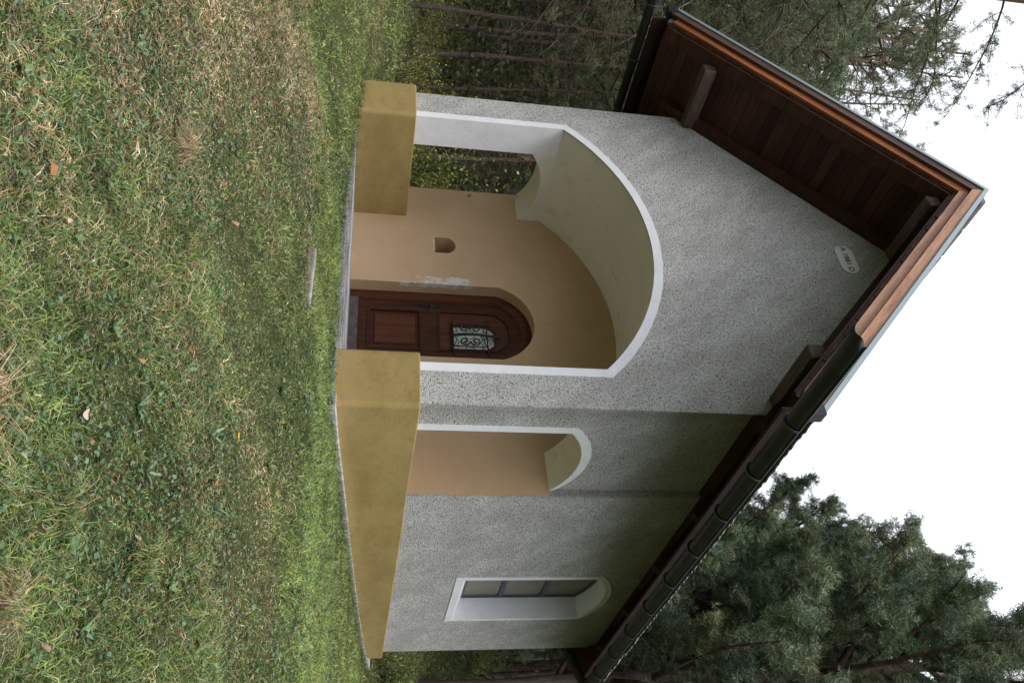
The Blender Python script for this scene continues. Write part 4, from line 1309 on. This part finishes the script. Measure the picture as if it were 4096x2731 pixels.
# tussocks of long grass
def tussock_mesh(n, ln, seed, dryf):
    rng = np.random.default_rng(seed)
    a = rng.normal(size=n) * 1.25; el = rng.uniform(0.05, 1.1, n); L = ln * rng.uniform(0.35, 1.1, n)
    B = np.stack([rng.normal(size=n) * 0.05, rng.normal(size=n) * 0.06, np.full(n, -0.01)], -1)
    d = np.stack([np.cos(a) * np.cos(el), np.sin(a) * np.cos(el), np.sin(el)], -1)
    s = unit(np.cross(d, np.array([0, 0, 1.0]))) * rng.uniform(0.0011, 0.0020, (n, 1))
    p1 = B + d * (L * 0.4)[:, None]
    d2 = unit(d + np.array([0, 0, -0.5])); p2 = p1 + d2 * (L * 0.35)[:, None]
    d3 = unit(d2 + np.array([0, 0, -0.9])); p3 = p2 + d3 * (L * 0.3)[:, None]
    V = np.stack([B - s, B + s, p1 + s, p1 - s, p2 + s * .7, p2 - s * .7, p3], 1).reshape(-1, 3)
    V[:, 2] = np.maximum(V[:, 2], -0.012)
    i = np.arange(n)[:, None] * 7
    F = np.concatenate([i + np.array(q) for q in ([0, 1, 2], [0, 2, 3], [3, 2, 4], [3, 4, 5], [5, 4, 6])], 0)
    g = np.where((rng.random(n) < dryf)[:, None], STRAW[rng.integers(0, 5, n)], GREEN[rng.integers(0, 5, n)]) * rng.uniform(0.7, 1.3, (n, 1))
    return tri_mesh('grass_tussock', V, F, MAT['grass_blade'], np.repeat(g, 7, 0))
tm = [tussock_mesh(620, 0.30, 500, 0.6), tussock_mesh(420, 0.22, 501, 0.12), tussock_mesh(560, 0.28, 502, 0.85)]
TUS = [(0.75, 2.75, 58.8, 'large shaggy tussock in the very corner of the slope'), (0.6, 2.5, 52.5, 'pale dry tussock at the near edge of the slope, below the porch pier'), (0.5, 2.6, 46.0, 'dry tussock at the near edge, between two greener ones'),
       (0.85, 2.42, 33.5, 'straw-coloured tussock at the middle of the near edge'), (0.8, 2.9, 27.0, 'green arching tussock on the near slope in front of the nave'), (0.55, 2.6, 21.5, 'tangled tussock near the corner in front of the nave window'),
       (0.9, 2.55, 39.5, 'long-bladed tussock at the near edge below the porch opening'), (0.6, 4.1, 50.0, 'small dry tussock halfway up the slope below the left plinth'), (0.7, 3.35, 24.0, 'bright green tussock beside the curled brown leaves')]
for k_, (s_, d_, az, lb) in enumerate(TUS):
    o = link(bpy.data.objects.new('grass_tussock', tm[(0, 2, 0, 2, 1, 0, 1, 2, 1)[k_]]))
    x, y = pol(az, d_); place_on_ground(o, x, y); o.scale = (s_,) * 3; o.rotation_euler = (0, 0, -0.9 + 0.5 * math.sin(k_ * 2.3))
    tag(o, lb, 'grass tussock', 'grass tussocks on the slope')

# broad leaved weeds: rosettes of lobed leaves
def leaf_shape(L, w, lobes, mat, name='leaf', curl=0.15):
    n = 9
    V, F = [], []
    for i in range(n):
        t = i / (n - 1)
        ww = w * (math.sin(math.pi * min(1, 0.06 + t * 0.95)) ** 0.7) * (1.0 if lobes == 0 or i % 2 == 0 else 0.62)
        x = L * t; z = curl * L * math.sin(t * 2.2) - 0.25 * curl * L * t
        V += [(x, -ww, z + 0.12 * ww), (x, 0, z - 0.05 * ww), (x, ww, z + 0.12 * ww)]
    for i in range(n - 1):
        a = i * 3
        F += [(a, a + 1, a + 4, a + 3), (a + 1, a + 2, a + 5, a + 4)]
    me = bpy.data.meshes.new(name); me.from_pydata(V, [], F)
    me.materials.append(mat)
    me.polygons.foreach_set('use_smooth', [True] * len(me.polygons)); me.update()
    return me
def colored(me, c):
    ca = me.color_attributes.new('Col', 'FLOAT_COLOR', 'POINT')
    r = np.ones((len(me.vertices), 4), np.float32); r[:, :3] = c
    r[:, :3] *= np.random.default_rng(len(me.vertices)).uniform(0.85, 1.15, (len(me.vertices), 1))
    ca.data.foreach_set('color', r.ravel())
    return me
lf = [colored(leaf_shape(0.10, 0.016, 1, MAT['broad_leaf']), (0.16, 0.24, 0.12)), colored(leaf_shape(0.085, 0.022, 0, MAT['broad_leaf']), (0.15, 0.23, 0.10)), colored(leaf_shape(0.13, 0.013, 1, MAT['broad_leaf']), (0.19, 0.26, 0.16))]
WEED = [(57.6, 2.72, 1, 5, 'large dark-leaved weed near the picture corner by the tussock'), (54.0, 3.0, 1, 6, 'small round-leaved weed on the brown part of the slope'), (50.2, 3.6, 0, 5, 'grey-green toothed weed below the left plinth'),
        (47.5, 3.4, 1, 5, 'broad smooth-leaved weed in the middle of the dry grass'), (44.0, 3.1, 0, 7, 'dandelion rosette left of the slope centre'), (41.0, 4.2, 0, 6, 'dandelion rosette a little below the kerb stone'),
        (38.5, 3.2, 1, 5, 'flat green rosette in front of the porch'), (36.0, 3.7, 0, 7, 'toothed dandelion rosette near the white scrap of leaf'), (33.6, 3.3, 2, 7, 'pale thistle-like rosette on the near slope'),
        (32.0, 3.9, 2, 8, 'pale thistle-like rosette higher up, near the yellow flower'), (29.5, 3.35, 2, 7, 'silvery toothed weed below the nave corner'), (27.4, 3.9, 2, 8, 'silvery toothed weed beside the curled leaf'),
        (25.0, 2.9, 1, 5, 'smooth green weed in front of the arching tussock'), (22.6, 3.5, 1, 6, 'green rosette among short grass below the window'), (20.0, 3.0, 0, 6, 'small lobed weed near the right side of the slope'),
        (35.0, 5.0, 1, 5, 'leafy weed close to the plinth foot'), (30.0, 4.7, 0, 6, 'dark leafy rosette close under the ochre plinth'), (56.0, 3.9, 0, 6, 'blue-green toothed weed in the dry turf towards the far meadow')]
wr = random.Random(3)
for az, d_, i, n, lb in WEED:
    x, y = pol(az, d_)
    e_ = empty('broadleaf_weed', (x, y, float(H(x, y)) + 0.008), lb, 'weed', 'broad-leaved weeds in the grass', wr.uniform(0, 6))
    for q in range(n):
        o = link(bpy.data.objects.new('leaf', lf[i]), e_)
        s_ = wr.uniform(0.35, 0.75)
        o.scale = (s_, s_, s_)
        o.rotation_euler = (wr.uniform(-0.3, 0.3), wr.uniform(-0.75, -0.1), q * 6.28 / n + wr.uniform(-0.3, 0.3))

# fallen leaves
fl = [leaf_shape(0.06, 0.014, 0, MAT['fallen'], 'fallen_leaf', 0.9), leaf_shape(0.045, 0.013, 1, MAT['fallen'], 'fallen_leaf', 0.6), leaf_shape(0.05, 0.02, 0, MAT['fallen'], 'fallen_leaf', 0.35)]
FL = [(57.9, 2.62, 'curled orange-brown leaf at the near left corner of the slope'), (52.0, 3.5, 'pinkish brown leaf lying in the dry turf below the left plinth'), (47.8, 3.0, 'tan leaf lying on the dry grass below the pier'), (45.7, 4.6, 'upright pink-brown leaf just below the crest left of the kerb stone'),
      (44.9, 3.05, 'pale crumpled leaf left of the slope centre'), (42.9, 3.9, 'folded brown leaf below the kerb stone'), (38.3, 3.7, 'long narrow orange-brown leaf in front of the porch'), (36.6, 3.3, 'whitish curled leaf scrap in front of the porch'),
      (33.0, 2.95, 'brown leaf pressed into the grass below the opening'), (32.9, 4.8, 'small tan leaf near the foot of the right plinth'), (28.7, 3.55, 'tightly curled dark brown leaf among toothed weeds'), (28.9, 3.9, 'ridged brown leaf arched over a weed'),
      (27.7, 4.45, 'small dry leaf below the ochre plinth'), (25.6, 3.25, 'rusty brown leaf in the bright green tussock'), (25.9, 2.7, 'pale buff leaf on the near grass in front of the nave'), (21.4, 3.4, 'curled brown leaf near the right edge of the slope'),
      (20.6, 4.3, 'small reddish leaf below the far end of the plinth'), (18.8, 3.7, 'dry brown leaf right of the others towards the rear plinth'), (48.9, 4.9, 'pink-brown leaf near the crest of the slope'), (19.3, 2.75, 'crumpled leaf at the near right corner of the slope')]
for k_, (az, d_, lb) in enumerate(FL):
    o = link(bpy.data.objects.new('fallen_leaf', fl[k_ % 3]))
    x, y = pol(az, d_); place_on_ground(o, x, y, 0.03)
    o.rotation_euler = (wr.uniform(-0.9, 0.9), wr.uniform(-0.4, 0.4), wr.uniform(0, 6.28))
    s_ = wr.uniform(0.6, 1.0); o.scale = (s_,) * 3
    tag(o, lb, 'fallen leaf', 'fallen leaves on the grass')
# one yellow flower
A = Acc(); x, y = pol(31.9, 4.15)
A.tube([(0, 0, 0), (0.004, 0, 0.035)], 0.0015, 4)
f_ = empty('yellow_flower', (x, y, float(H(x, y))), 'single small yellow flower in the grass below the right plinth', 'flower')
link(bpy.data.objects.new('stem', A.mesh('stem', MAT['twig'], True)), f_)
bm = bmesh.new()
for i in range(11):
    a = i * 2 * math.pi / 11
    c0, s0 = math.cos(a), math.sin(a)
    vs = [bm.verts.new(p) for p in ((0.004, 0, 0.036), (c0 * 0.014 - s0 * 0.004, s0 * 0.014 + c0 * 0.004, 0.043), (c0 * 0.02, s0 * 0.02, 0.042), (c0 * 0.014 + s0 * 0.004, s0 * 0.014 - c0 * 0.004, 0.043))]
    bm.faces.new(vs)
me = bpy.data.meshes.new('petals'); bm.to_mesh(me); bm.free(); me.materials.append(MAT['yellow'])
link(bpy.data.objects.new('petals', me), f_)
